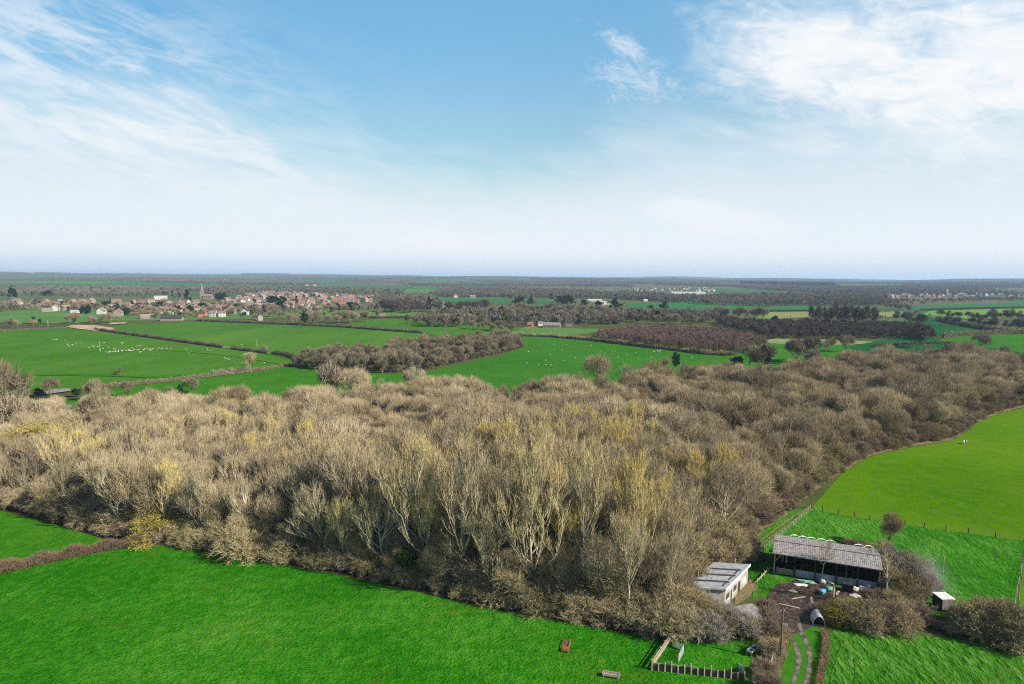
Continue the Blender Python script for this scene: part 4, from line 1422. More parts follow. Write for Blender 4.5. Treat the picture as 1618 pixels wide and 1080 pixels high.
hedge('hedge', hedge_l, 2.3, 1.9, 760, M['tw_hedge'], 'clipped brown field hedge running down from the wood between two near pastures', 0.055, 0.6, core=False)
hedge('hedge', PX((150, 521), (250, 535), (345, 548), (352, 549.5)), 2.6, 2.2, 30, M['tw_dim'], 'dark clipped hedge below the building site between sheep pasture and crop', 0.25, 1.2)
hedge('hedge', PX((366, 551.5), (410, 557), (423, 559)), 2.6, 2.2, 30, M['tw_dim'], 'short dark hedge between the field gateway and the round hedge tree', 0.25, 1.2)
hedge('hedge', PX((430, 559), (450, 562), (470, 568), (478, 575)), 2.6, 2.4, 30, M['tw_dim'], 'curving dark hedge end reaching the middle copse', 0.25, 1.2)
hedge('hedge', PX((130, 614), (240, 605), (300, 598.5), (335, 594)), 2.4, 1.7, 40, M['tw_red'], 'low brown hedge along the lower side of the sheep pasture', 0.2, 1.0)
hedge('hedge', PX((335, 594), (370, 590), (395, 587)), 3.2, 3.0, 50, M['tw_red'], 'thick taller russet hedge beside the round field tree', 0.2, 1.2)
hedge('hedge', PX((395, 587), (450, 580), (465, 578)), 2.4, 1.6, 40, M['tw_red'], 'low thin hedge between the round field tree and the copse', 0.2, 1.0)
hedge('hedge', PX((310, 507), (360, 509), (420, 511.5), (540, 517), (620, 523), (668, 526.5)), 3, 2.6, 22, M['tw_dim'], 'long dark hedge behind the winter crop below the village', 0.35, 1.5)
hedge('hedge', PX((575, 504), (640, 503), (705, 503)), 3, 3, 22, M['leaf_dark'], 'straight dark hedge behind the small field below the pines', 0.4, 1.5)
hedge('hedge', PX((812, 530.5), (870, 532.5), (930, 537), (1000, 546), (1060, 553), (1120, 560.5), (1160, 562)), 4, 3.2, 40, M['tw_olive'], 'scrubby hedge between ewe pasture and the purple plantation', 0.25, 1.6)
hedge('hedge', PX((0, 522), (60, 519.5), (105, 517.5)), 3, 2.4, 25, M['tw_dim'], 'dark hedge behind the sheep pasture up to the building site', 0.3, 1.4)
hedge('hedge', PX((1212, 596), (1230, 590.5), (1250, 591)), 2.5, 2, 40, M['tw_dim'], 'short dark hedge at the bright meadow behind the wood', 0.25, 1.2)
hedge('hedge', PX((1480, 506), (1500, 511), (1560, 522), (1600, 526)), 4, 4.5, 25, M['tw_dim'], 'dark overgrown hedge crossing the shaded crop fields', 0.4, 2)
hedge('hedge', PX((1490, 533), (1540, 530), (1600, 527), (1700, 527)), 4, 4.5, 25, M['tw_olive'], 'overgrown hedge above the green field beyond the wood end', 0.4, 2)
hedge('hedge', PX((1380, 548), (1450, 544), (1500, 543), (1520, 548)), 3, 2, 25, M['tw_dim'], 'low hedge by the dark field behind the far wood tops', 0.3, 1.2)
hedge('hedge', PX((1455, 491), (1540, 488.5), (1618, 487), (1740, 486)), 4, 3.5, 16, M['tw_dim'], 'straight dark hedge between the lime and the teal far fields', 0.6, 2)
hedge('hedge', PX((1190, 492.5), (1240, 492.5), (1285, 492)), 3, 3, 20, M['tw_dim'], 'dark hedge above the pale stubble strip', 0.5, 2)
hedge('hedge', PX((1302, 1000), (1306, 1020), (1302, 1045), (1296, 1075), (1292, 1110)), 0.8, 0.8, 220, M['tw_straw'], 'strip of pale straw-coloured dead grass beside the rough pasture', 0.05, 0.5, core=False)
hedge('hedge', PX((1245, 998), (1232, 1030), (1224, 1060), (1210, 1110)), 1.6, 1.0, 120, M['tw_straw'], 'tawny dead grass bank between utility pole and track', 0.05, 0.6, core=False)

# ------------------------------------------------------------------ open-fronted barn
def V3(x, y, z=0.0):
    return Vector((x, y, z))


A = P(1223, 906)                              # near left post foot
ze = tall(1223, 906, 873)                     # eave height
Bt = P(1391, 899, ze)                         # right end of the eave
Lx = V3(Bt.x - A.x, Bt.y - A.y)
LEN = Lx.length
ang = math.atan2(Lx.y, Lx.x)
ux = Lx.normalized()
uy = V3(-ux.y, ux.x)                          # towards the back
DEP = 9.5
zr = ze
while Q(A + uy * DEP / 2 + V3(0, 0, zr))[1] > 853.5 and zr < ze + 4:
    zr += 0.05
barn = empty('open_barn', A, ang)
tag(barn, 'long open-fronted farm barn with a weathered grey corrugated roof beside the muddy yard', 'barn')


def corrugated(name, x0, x1, ya, za, yb, zb, mat, parent, pitch=0.33, amp=0.012, th=0.04):
    n = int((x1 - x0) / pitch * 4)
    vs, fs = [], []
    for i in range(n + 1):
        x = x0 + (x1 - x0) * i / n
        wv = amp * math.sin(2 * PI * x / pitch)
        vs += [(x, ya, za + wv), (x, yb, zb + wv), (x, ya, za + wv - th), (x, yb, zb + wv - th)]
    for i in range(n):
        a, b_ = 4 * i, 4 * i + 4
        fs += [(a, b_, b_ + 1, a + 1), (a + 2, a + 3, b_ + 3, b_ + 2), (a, a + 2, b_ + 2, b_), (a + 1, b_ + 1, b_ + 3, a + 3)]
    me = bpy.data.meshes.new(name)
    me.from_pydata(vs, [], fs)
    me.materials.append(mat)
    me.update()
    return link(name, me, parent)


corrugated('front_roof', -0.4, LEN + 0.4, -0.5, ze + 0.1, DEP / 2, zr, M['asbestos'], barn)
corrugated('rear_roof', -0.4, LEN + 0.4, DEP + 0.5, ze + 0.1, DEP / 2, zr, M['asbestos'], barn)
mb = MB()
mb.bar((-0.45, DEP / 2, zr + 0.06), (LEN + 0.45, DEP / 2, zr + 0.06), 0.5, 0.14)
mb.build('ridge_cap', M['asbestos'], barn)
MB().bar((-0.45, -0.52, ze + 0.02), (LEN + 0.45, -0.52, ze + 0.02), 0.14, 0.16).build('gutter', M['asbestos'], barn)
NB = 5
for i in range(NB + 1):
    x = LEN * i / NB
    MB().bar((x, 0, -0.1), (x, 0, ze - 0.05), 0.24).build('post', M['wood'] if i in (0, NB) else M['wood_dk'], barn)
for i in range(NB + 1):
    x = LEN * i / NB
    mb = MB()
    mb.bar((x, 0.15, ze - 0.15), (x, DEP - 0.15, ze - 0.15), 0.14, 0.2)
    mb.bar((x, 0.2, ze), (x, DEP / 2, zr - 0.2), 0.12, 0.16)
    mb.bar((x, DEP - 0.2, ze), (x, DEP / 2, zr - 0.2), 0.12, 0.16)
    mb.build('truss', M['wood_dk'], barn)
mb = MB()
n = 60
for i in range(n):     # boards of the back wall
    x = LEN * (i + 0.5) / n
    mb.box((x, DEP + 0.02 * (i % 2), ze / 2), (LEN / n * 0.96, 0.05, ze - 0.1))
mb.build('back_wall', M['wood_dk'], barn)
for xx in (0.0, LEN):
    mb = MB()
    for i in range(22):
        y = 0.3 + (DEP - 0.4) * (i + 0.5) / 22
        mb.box((xx + 0.02 * (i % 2), y, ze * 0.5), (0.05, DEP / 22 * 0.96, ze - 0.2))
    mb.build('end_wall', M['wood_dk'], barn)
    mb = MB()
    mb.add([(xx, 0.0, ze), (xx, DEP, ze), (xx, DEP / 2, zr - 0.15), (xx + 0.06, 0.0, ze), (xx + 0.06, DEP, ze), (xx + 0.06, DEP / 2, zr - 0.15)], [(0, 1, 2), (3, 5, 4), (0, 3, 4, 1), (1, 4, 5, 2), (2, 5, 3, 0)])
    mb.build('gable_panel', M['asbestos'], barn)
MB().box((LEN * 0.595, 0.35, 0.7), (LEN * 0.77, 0.14, 1.4)).build('low_wall', M['block'], barn)
mb = MB()
for i in range(4):
    mb.box((LEN * 0.105, 0.4, 0.18 + i * 0.3), (LEN * 0.175, 0.08, 0.25))
mb.build('slatted_hurdle', M['wood'], barn)
for i, (f, hh) in enumerate(((0.045, 1.7), (0.075, 2.4), (0.115, 2.6))):    # sheets hanging inside
    MB().box((LEN * f, 3.0, ze - hh / 2 - 0.3), (0.35, 0.03, hh)).build('hanging_sack', M['wood'], barn)
MB().bar((0.1, 0.1, ze - 1.6), (1.3, 0.1, ze - 0.1), 0.14, 0.14).build('brace', M['wood'], barn)

# polytunnel frame behind the barn: hoops
tun = empty('polytunnel_frame', A + ux * 3 + uy * 13, ang)
tag(tun, 'row of bare white tunnel hoops standing behind the barn roof', 'tunnel frame')
hz_ = 0
while Q(tun.location + V3(0, 0, hz_))[1] > 845 and hz_ < 12:
    hz_ += 0.05
TW = 4.6
hc, hs_ = math.cos(R(50)), math.sin(R(50))
for i, f in enumerate((0.0, 0.09, 0.18, 0.29, 0.385, 0.68, 0.78)):
    x = f * LEN * 0.98
    pts = [(x + q[1] * hs_, q[1] * hc, q[2]) for q in [(x, -TW / 2, 0)] + [(x, -TW / 2 * math.cos(a), hz_ - TW / 2 + TW / 2 * math.sin(a)) for a in [PI * k / 10 for k in range(11)]] + [(x, TW / 2, 0)]]
    MB().tube(pts, 0.06, 6).build('hoop', M['galv'], tun)
MB().tube([(0, 0, hz_ - 0.05), (LEN * 0.1, 0, hz_ - 0.05)], 0.05, 6).build('ridge_pole', M['galv'], tun)
MB().box((0.2, -TW / 2 + 0.5, hz_ - 1.3), (0.06, 1.0, 1.4)).build('torn_sheet', M['white'], tun)

# ------------------------------------------------------------------ flat-roofed shed
S0 = P(1181, 920.5)
hs = tall(1181, 920.5, 894)
S1t = P(1145.5, 931.5, hs)
S1 = V3(S1t.x, S1t.y)
T2 = P(1128.5, 891, hs)
sv = S1 - S0                    # along the lit wall, back to front
su = V3(T2.x, T2.y) - S0        # to the far side
SL, SWd = sv.length, su.length
shed = empty('flat_roofed_shed', S0, 0)
tag(shed, 'flat-roofed cream rendered shed with dark roof lights among grey bushes by the yard', 'shed')


def sh(a, b_, z):               # a along the lit wall, b across (0..1), local coordinates
    return sv * a + su * b_ + V3(0, 0, z)


def slab(a0, a1, b0, b1, z0, z1):
    return MB().hexa([sh(a0, b0, z0), sh(a0, b1, z0), sh(a1, b1, z0), sh(a1, b0, z0)], [sh(a0, b0, z1), sh(a0, b1, z1), sh(a1, b1, z1), sh(a1, b0, z1)])


nrm_s = V3(sv.y, -sv.x).normalized()
if nrm_s.dot(su) > 0:
    nrm_s = -nrm_s
th = 0.2 / SWd
mb = MB()
# lit wall with its openings: (from, to, sill, head)
ops = [(0.06, 0.2, 0.9, 1.8), (0.33, 0.45, 0.0, 2.05), (0.50, 0.64, 1.0, 2.1), (0.685, 0.755, 0.0, 2.05), (0.80, 0.95, 1.0, 2.1)]
x = 0.0
for (a0, a1, z0, z1) in ops:
    mb2 = slab(x, a0, 0, th, 0, hs)
    mb.add(mb2.v, mb2.f)
    if z0 > 0:
        mb2 = slab(a0, a1, 0, th, 0, z0)
        mb.add(mb2.v, mb2.f)
    mb2 = slab(a0, a1, 0, th, z1, hs)
    mb.add(mb2.v, mb2.f)
    x = a1
mb2 = slab(x, 1, 0, th, 0, hs)
mb.add(mb2.v, mb2.f)
for s_ in (slab(0, 0.2 / SL, th, 1, 0, hs), slab(1 - 0.2 / SL, 1, th, 1, 0, hs), slab(0.2 / SL, 1 - 0.2 / SL, 1 - th, 1, 0, hs)):
    mb.add(s_.v, s_.f)
mb.build('wall', M['render'], shed)
for (a0, a1, z0, z1) in ops:
    s_ = slab(a0, a1, th * 0.35, th * 0.6, z0, z1)
    if z0 > 0:
        wn = s_.build('window', M['glass'] if a0 > 0.1 else M['white'], shed)
        f_ = slab(a0 - 0.004, a1 + 0.004, -th * 0.25, th * 0.1, z0 - 0.08, z0 - 0.005)
        f_.build('sill', M['white'], wn)
    else:
        s_.build('door', M['wood_dk'], shed)
rise = 0.25
roof = slab(-0.03, 1.03, -0.04, 1.03, hs + 0.004, hs + rise).build('roof', M['felt'], shed)
for k in (0.235, 0.475, 0.735):
    mb = slab(k, k + 0.045, 0.05, 0.99, hs + rise + 0.003, hs + rise + 0.10)
    mb.build('roof_light', M['roof_dark'], roof)
for k in (0.3, 0.54, 0.8):
    s_ = slab(k, k + 0.13, 0.10, 0.14, hs + rise + 0.003, hs + rise + 0.08)
    s_.build('roof_hatch', M['roof_dark'], roof)
slab(-0.035, 1.035, -0.055, -0.045, hs - 0.1, hs + rise + 0.06).build('fascia', M['white'], roof)
mb = MB()
mb.bar(sh(-0.05, 0.42, hs + 0.2), sh(-0.05, 0.42, hs + 1.1), 0.12)
mb.build('vent_pipe', M['galv'], roof)

# lean-to with a lichened roof
b = P(1184, 984)
lean = empty('lean_to', b, R(20))
tag(lean, 'low lean-to with a mottled grey roof half hidden by bushes below the shed', 'lean-to')
mb = MB()
mb.box((0, 1.6, 0.95), (3.4, 0.1, 1.9)).box((-1.65, 0, 0.85), (0.1, 3.1, 1.7)).box((1.65, 0, 0.85), (0.1, 3.1, 1.7))
mb.build('wall', M['wood_dk'], lean)
MB().hexa([(-1.9, -1.9, 1.75), (1.9, -1.9, 1.75), (1.9, 1.9, 2.15), (-1.9, 1.9, 2.15)], [(-1.9, -1.9, 1.83), (1.9, -1.9, 1.83), (1.9, 1.9, 2.23), (-1.9, 1.9, 2.23)]).build('roof', M['asbestos'], lean)

# ------------------------------------------------------------------ box trailer, pig ark, pole
b0, b1 = P(1487, 967), P(1507, 967)
bw = (b1 - b0).length
bz = tall(1487, 967, 947)
ba = math.atan2(b1.y - b0.y, b1.x - b0.x)
tr = empty('box_trailer', b0, ba)
tag(tr, 'grey box trailer with a white roof parked beside the big thicket', 'trailer')
MB().box((bw / 2, 1.25, 0.35 + (bz - 0.35) / 2), (bw, 2.5, bz - 0.35)).build('body', M['steel_dk'], tr)
MB().box((bw / 2, -0.03, 0.35 + (bz - 0.35) / 2), (bw * 0.9, 0.05, (bz - 0.35) * 0.9)).build('tailgate', M['r_grey'], tr)
MB().box((bw / 2, 1.25, bz + 0.06), (bw + 0.16, 2.7, 0.12)).build('roof', M['bag'], tr)
for sx_ in (-0.02, bw + 0.02):
    wh = MB().tube([(sx_ - 0.1, 1.7, 0.33), (sx_ + 0.1, 1.7, 0.33)], 0.33, 14).build('wheel', M['hide_bk'], tr)
MB().bar((bw / 2, -1.2, 0.4), (bw / 2, 0.1, 0.4), 0.1).build('tow_bar', M['galv'], tr)

ark0, ark1 = P(1284, 988.5), P(1304, 991)
aw = (ark1 - ark0).length
aa = math.atan2(ark1.y - ark0.y, ark1.x - ark0.x)
ark = empty('pig_ark', (ark0 + ark1) / 2, aa)
tag(ark, 'arched galvanised pig ark with a dark open end by the track', 'pig ark')
vs, fs = [], []
nk = 16
ah = 1.75
for j, y in enumerate((0.0, 2.6)):
    for k in range(nk + 1):
        a = PI * k / nk
        for rr in (1.0, 0.955):
            vs.append((-aw / 2 * rr * math.cos(a), y, ah * rr * math.sin(a)))
m2 = 2 * (nk + 1)
for k in range(nk):
    a = 2 * k
    fs += [(a, a + 2, a + 2 + m2, a + m2), (a + 1, a + 1 + m2, a + 3 + m2, a + 3), (a, a + 1, a + 3, a + 2), (a + m2, a + 2 + m2, a + 3 + m2, a + 1 + m2)]
mb = MB()
mb.add(vs, fs)
mb.build('shell', M['zinc'], ark)
mb = MB()
mb.add([(-aw / 2 * math.cos(PI * k / nk) * 0.95, 2.5, ah * 0.95 * math.sin(PI * k / nk)) for k in range(nk + 1)], [tuple(range(nk, -1, -1))])
mb.add([(-aw / 2 * math.cos(PI * k / nk) * 0.95, 2.46, ah * 0.95 * math.sin(PI * k / nk)) for k in range(nk + 1)], [tuple(range(nk + 1))])
mb.build('back_panel', M['steel_dk'], ark)
MB().box((0, 0.02, 0.14), (aw * 0.9, 0.06, 0.28)).build('door_board', M['steel_dk'], ark)

pb_ = P(1233, 1046)
pole = empty('utility_pole', pb_)
ph = tall(1233, 1046, 962)
tag(pole, 'dark wooden utility pole rising from tawny brambles beside the track', 'utility pole')
MB().tube([(0, 0, -0.2), (0, 0, ph * 0.5), (0, 0, ph)], [0.15, 0.13, 0.11], 10).build('shaft', M['sleeper'], pole)
mb = MB().tube([(0.14, 0.02, 2.2), (0.12, 0.02, ph - 0.8)], 0.03, 5)
mb.build('cable_guard', M['wood'], pole)
MB().bar((-0.35, 0, ph - 0.35), (0.35, 0, ph - 0.35), 0.1).build('crossarm', M['sleeper'], pole)
for q in (-0.28, 0.0, 0.28):
    MB().tube([(q, 0, ph - 0.3), (q, 0, ph - 0.1)], [0.05, 0.035], 6).build('insulator', M['white'], pole)


def simple_pole(px, pb, pt, lab, mat='wood', r=0.1, name='field_pole', arm=True):
    b_ = P(px, pb)
    h = tall(px, pb, pt)
    o = empty(name, b_)
    tag(o, lab, 'pole')
    MB().tube([(0, 0, -0.1), (0, 0, h)], [r, r * 0.75], 8).build('shaft', M[mat], o)
    if arm:
        MB().bar((-0.5, 0, h - 0.3), (0.5, 0, h - 0.3), 0.09 + r * 0.3).build('crossarm', M[mat], o)
    else:
        MB().tube([(0, 0, h), (0, 0, h + 0.08)], [r * 0.8, r * 0.5], 8).build('cap', M[mat], o)
    return o


simple_pole(1490, 905, 880, 'pale leaning pole in the paddock above the smoke', 'wood_pale', 0.1, arm=False)
simple_pole(1609, 955, 890, 'tall pale pole at the paddock corner beside the big thicket', 'wood_pale', 0.09, arm=False)
simple_pole(406, 548, 536, 'lone pole standing in the winter crop field near the round hedge tree', 'wood_pale', 0.22)
simple_pole(158, 556, 539, 'pole among the sheep in the wide pasture', 'wood', 0.2)
simple_pole(76, 518, 505, 'pole at the dark hedge above the sheep pasture', 'wood_pale', 0.25)
simple_pole(627, 542, 534, 'pole behind the copse at the edge of the winter crop', 'wood_pale', 0.22)


# ------------------------------------------------------------------ fences
def fence(name, line, step, h, lab, mat, rails=(0.4, 0.8), pr=0.06, wire=0.012, railmat=None, group=None):
    line = [Vector((p[0], p[1], 0)) for p in line]
    o = empty(name, line[0])
    tag(o, lab, 'fence', group)
    z0 = line[0]
    mb = MB()
    pts = []
    for a, b_ in zip(line[:-1], line[1:]):
        n_ = max(1, round((b_ - a).length / step))
        for k in range(n_):
            pts.append(a.lerp(b_, k / n_))
    pts.append(line[-1])
    proto_m = MB().box((0, 0, h / 2 - 0.05), (pr * 2, pr * 2, h + 0.1)).mesh('post', M[mat])
    for p in pts:
        q = link('post', proto_m, o, p - z0, rnd.uniform(0, 1), (1, 1, rnd.uniform(0.9, 1.12)))
        q.rotation_euler = (rnd.uniform(-0.05, 0.05), rnd.uniform(-0.05, 0.05), rnd.uniform(0, 1))
    for zz in rails:
        mb = MB()
        for a, b_ in zip(pts[:-1], pts[1:]):
            mb.bar(a - z0 + V3(0, 0, zz), b_ - z0 + V3(0, 0, zz), wire, wire * (4 if wire > 0.02 else 1))
        mb.build('rail' if wire > 0.02 else 'wire', M[railmat or 'galv'], o)
    return o


fence('wire_fence', PX(*FEN), 4.2, 1.35, 'wire fence on dark posts between slope pasture and paddock', 'sleeper', pr=0.09)
fence('wire_fence', PX((1192, 890), (1210, 868), (1240, 842), (1262, 823), (1283, 802)), 2.0, 1.2, 'pale wire fence beside the grassy track along the wood', 'wood', rails=(0.3, 0.6, 0.9, 1.1), pr=0.06)
fence('wire_fence', PX((1602, 965), (1608, 930), (1616, 895), (1630, 860)), 2.4, 1.2, 'post and rail fence closing the paddock by the big thicket', 'wood', rails=(0.5, 1.0), pr=0.05)
fence('wire_fence', PX((1196, 922), (1203, 915), (1212, 905), (1222, 898)), 2.2, 1.1, 'broken rail fence between shed and barn corner', 'wood', rails=(0.6,), wire=0.06, railmat='wood')

# sheep pen
pen = empty('sheep_pen', P(1030, 1058))
tag(pen, 'timber sheep pen with pale rails and post-and-sleeper front on the near pasture', 'sheep pen')
o0 = P(1030, 1058)
pA, pB, pC = P(1030, 1058), P(1064, 1007), P(1176, 1074)
for zz, hh, mt in ((1.35, 0.12, 'wood_pale'), (0.95, 0.34, 'wood_pale'), (0.45, 0.2, 'wood')):
    MB().bar(pA - o0 + V3(0, 0, zz), pB - o0 + V3(0, 0, zz), 0.06, hh).build('rail', M[mt], pen)
MB().bar(pA - o0 + V3(0.25, 0.0, 1.15), pB - o0 + V3(0.25, 0, 1.15), 0.3, 0.05).build('top_board', M['wood_pale'], pen)
for k in range(6):
    q = pA.lerp(pB, k / 5) - o0 + V3(-0.08, 0, 0)
    MB().box((q.x, q.y, 0.75), (0.14, 0.14, 1.55)).build('post', M['wood'], pen)
dC = pC - pA
for k in range(15):
    q = pA.lerp(pC, k / 14) - o0
    hh = (1.7, 1.05, 1.4)[k % 3] if k else 1.7
    nd = V3(dC.y, -dC.x).normalized() * 0.14
    MB().box((q.x + nd.x, q.y + nd.y, hh / 2 - 0.05), (0.15, 0.15, hh + 0.1)).build('post', M['wood_pale'] if k % 2 == 0 else M['wood'], pen)
for zz in (0.2, 0.52, 0.84):
    MB().bar(V3(0, 0, zz), dC + V3(0, 0, zz), 0.12, 0.28).build('sleeper', M['sleeper'], pen)
MB().bar(V3(0, 0, 1.12), dC * 0.45 + V3(0, 0, 1.12), 0.08, 0.1).build('rail', M['wood'], pen)


def hurdle(a, b_, h, lab, bars=7):
    o = empty('metal_hurdle', a)
    tag(o, lab, 'hurdle')
    d = b_ - a
    mb = MB()
    mb.bar((0, 0, 0), (0, 0, h), 0.06)
    mb.bar(d, d + V3(0, 0, h), 0.06)
    mb.bar((0, 0, h), d + V3(0, 0, h), 0.06)
    mb.build('frame', M['galv'], o)
    mb = MB()
    for k in range(bars):
        zz = 0.12 + (h - 0.2) * k / bars
        mb.bar((0, 0, zz), d + V3(0, 0, zz), 0.035, 0.05)
    for k in range(1, 4):
        mb.bar(d * k / 4, d * k / 4 + V3(0, 0, h), 0.04)
    mb.build('bars', M['galv'], o)
    return o


hurdle(P(1072, 1047), P(1080, 1031), 1.3, 'white metal gate hurdle standing open inside the sheep pen')
hurdle(P(1063, 1021), P(1080, 1029), 0.9, 'low wire hurdle across the top of the sheep pen race')
hurdle(P(1167, 1062), P(1175, 1068), 1.4, 'metal hurdle at the far front corner of the sheep pen')
hurdle(P(1218, 1056), P(1222, 1043), 1.3, 'white metal hurdle leaning by the utility pole brambles')

# feed trough, field feeder, cattle trough
t0, t1 = P(1183, 1037), P(1196, 1028)
tz = empty('feed_trough', (t0 + t1) / 2, math.atan2(t1.y - t0.y, t1.x - t0.x))
tag(tz, 'grey metal feed trough on legs inside the pen by the bushes', 'trough')
mb = MB()
mb.box((0, 0.42, 0.78), (2.3, 0.05, 0.3)).box((0, -0.42, 0.78), (2.3, 0.05, 0.3)).box((1.12, 0, 0.78), (0.05, 0.8, 0.3)).box((-1.12, 0, 0.78), (0.05, 0.8, 0.3)).box((0, 0, 0.66), (2.2, 0.8, 0.05))
mb.build('basin', M['galv'], tz)
for i in (-0.4, 0.4):
    MB().box((i * 1.4, 0, 0.72), (0.7, 0.6, 0.06)).build('feed', M['steel_dk'], tz)
for i in (-1, 1):
    for j in (-1, 1):
        MB().bar((i * 1.05, j * 0.38, 0), (i * 1.05, j * 0.38, 0.65), 0.06).build('leg', M['galv'], tz)

t0, t1 = P(892, 1031), P(897, 1013)
tz = empty('hay_feeder', (t0 + t1) / 2, math.atan2(t1.y - t0.y, t1.x - t0.x))
tag(tz, 'rusty orange hay feeder lying in the near pasture', 'feeder')
fl = (t1 - t0).length
mb = MB()
for s_ in (-1, 1):
    mb.bar((-fl / 2, s_ * 0.5, 0.35), (fl / 2, s_ * 0.5, 0.35), 0.07).bar((-fl / 2, s_ * 0.5, 0.08), (fl / 2, s_ * 0.5, 0.08), 0.07)
for k in range(4):
    x_ = -fl / 2 + fl * k / 3
    mb.bar((x_, -0.5, 0.35), (x_, 0.5, 0.35), 0.06).bar((x_, -0.5, 0), (x_, -0.5, 0.38), 0.06).bar((x_, 0.5, 0), (x_, 0.5, 0.38), 0.06)
mb.build('frame', M['rust'], tz)
MB().box((0.2, 0, 0.12), (fl * 0.8, 0.9, 0.1)).build('tray', M['sleeper'], tz)
MB().box((-fl / 2 + 0.5, 0, 0.3), (0.75, 0.8, 0.35)).build('hopper', M['rust'], tz)

t0, t1 = P(952, 1067), P(979, 1071)
tz = empty('cattle_trough', (t0 + t1) / 2, math.atan2(t1.y - t0.y, t1.x - t0.x))
tag(tz, 'whitish slatted cattle trough in the near pasture, lowest of the field feeders', 'trough')
fl = (t1 - t0).length
mb = MB()
for s_ in (-1, 1):
    mb.box((0, s_ * 0.42, 0.42), (fl, 0.06, 0.32)).box((s_ * fl / 2, 0, 0.42), (0.06, 0.8, 0.32))
mb.box((0, 0, 0.3), (fl * 0.98, 0.8, 0.05))
mb.build('basin', M['wood_pale'], tz)
for s_ in (-0.15, 0.15):
    MB().bar((-fl / 2, s_, 0.6), (fl / 2, s_, 0.6), 0.07).build('slat', M['wood'] if s_ > 0 else M['wood_pale'], tz)
for i in (-1, 1):
    for j in (-1, 1):
        MB().bar((i * fl * 0.42, j * 0.38, 0), (i * fl * 0.42, j * 0.38, 0.3), 0.08).build('leg', M['white'], tz)


# ------------------------------------------------------------------ yard clutter
def lump(name, px, py, size, mat, lab, catg, flat=0.6, seed=1, group=None, lift=0.0):
    bm = bmesh.new()
    bmesh.ops.create_icosphere(bm, subdivisions=3, radius=1)
    rg3 = random.Random(seed)
    ph_ = [rg3.uniform(0, 6) for _ in range(6)]
    for v in bm.verts:
        c = v.co
        k = 1 + 0.2 * math.sin(c.x * 3 + ph_[0]) * math.cos(c.y * 3.3 + ph_[1]) + 0.12 * math.sin(c.z * 6 + c.x * 5 + ph_[2]) + 0.05 * math.sin(c.y * 13 + ph_[3])
        v.co = Vector((c.x * k * size[0] / 2, c.y * k * size[1] / 2, max(-0.05, (c.z * k + 0.75) * size[2] / 1.75)))
    me = bpy.data.meshes.new(name)
    bm.to_mesh(me)
    bm.free()
    me.materials.append(M[mat])
    b_ = P(px, py)
    o = link(name, me, None, (b_.x, b_.y, lift), rg3.uniform(0, 3))
    return tag(o, lab, catg, group)


lump('white_bag', 1299, 922, (1.2, 0.8, 0.9), 'bag', 'crumpled white bag at the foot of the white-stemmed ash', 'bag', seed=1)
lump('white_bag', 1311, 921, (1.7, 0.7, 0.5), 'bag', 'flat white sheeting just beyond the ash stem by the low wall', 'bag', seed=2)
lump('white_bag', 1350, 934, (1.4, 1.0, 0.9), 'bag', 'white bag beside the dark feed crate in the yard', 'bag', seed=3)
lump('white_bag', 1352, 944, (2.2, 1.2, 0.6), 'bag', 'long torn white bag nearest the olive bushes', 'bag', seed=4)
lump('white_bag', 1362, 932, (1.5, 0.9, 0.8), 'bag', 'white bag in the middle of the yard heap', 'bag', seed=5)
lump('white_bag', 1371, 931, (1.4, 1.0, 0.9), 'bag', 'white bag outermost towards the barn end', 'bag', seed=6)
lump('tarpaulin', 1265, 925, (2.6, 1.1, 0.35), 'bag', 'pale crumpled sheet at the edge of the churned mud', 'tarpaulin', seed=8)
lump('tarpaulin', 1274, 920, (3.2, 1.2, 0.4), 'tarp', 'grey-green sheet spread before the barn hurdle', 'tarpaulin', seed=9)
lump('tarpaulin', 1310, 932, (2.0, 1.4, 0.7), 'tarp', 'green sheet heap in the middle of the yard', 'tarpaulin', seed=10)
lump('tarpaulin', 1366, 955, (1.9, 1.3, 0.6), 'tarp', 'green sheet among bushes at the yard bottom', 'tarpaulin', seed=11)
lump('brash_heap', 1458, 940, (5.5, 3.0, 1.3), 'litter', 'brown heap of brushwood by the smoke', 'brash heap', seed=12)
b = P(1299, 938)
o = empty('blue_drum', b, 0.6)
tag(o, 'blue plastic drum lying in the churned mud of the yard', 'drum')
MB().tube([(-0.6, 0, 0.42), (-0.5, 0, 0.45), (0.5, 0, 0.45), (0.6, 0, 0.42)], [0.4, 0.45, 0.45, 0.4], 14).build('barrel', M['blue'], o)
MB().tube([(-0.3, 0, 0.45), (-0.22, 0, 0.45)], 0.48, 14).build('hoop', M['blue'], o)
b = P(1339, 934)
o = empty('feed_crate', b, ang)
tag(o, 'dark slatted feed crate stack in front of the low barn wall', 'crate')
mb = MB()
for k in range(6):
    mb.box((0, 0, 0.15 + k * 0.26), (1.7, 1.3, 0.2))
mb.build('slat_stack', M['steel_dk'], o)
for i in (-1, 1):
    for j in (-1, 1):
        MB().box((i * 0.88, j * 0.68, 0.85), (0.08, 0.08, 1.7)).build('corner_post', M['steel_dk'], o)
b = P(1317, 944)
o = empty('gate_post', b, 0.2)
tag(o, 'single white gate post standing in the muddy yard', 'post')
MB().box((0, 0, 0.95), (0.2, 0.2, 2.0)).build('shaft', M['wood_pale'], o)
MB().box((0, 0, 1.98), (0.26, 0.26, 0.06)).build('cap', M['wood'], o)
b = P(1253, 935)
o = empty('pallet', b, 0.4)
tag(o, 'weathered pallet lying on the grass at the mud edge', 'pallet')
mb = MB()
for k in range(6):
    mb.box((-0.5 + k * 0.2, 0, 0.16), (0.14, 1.2, 0.03))
mb.build('deck', M['wood'], o)
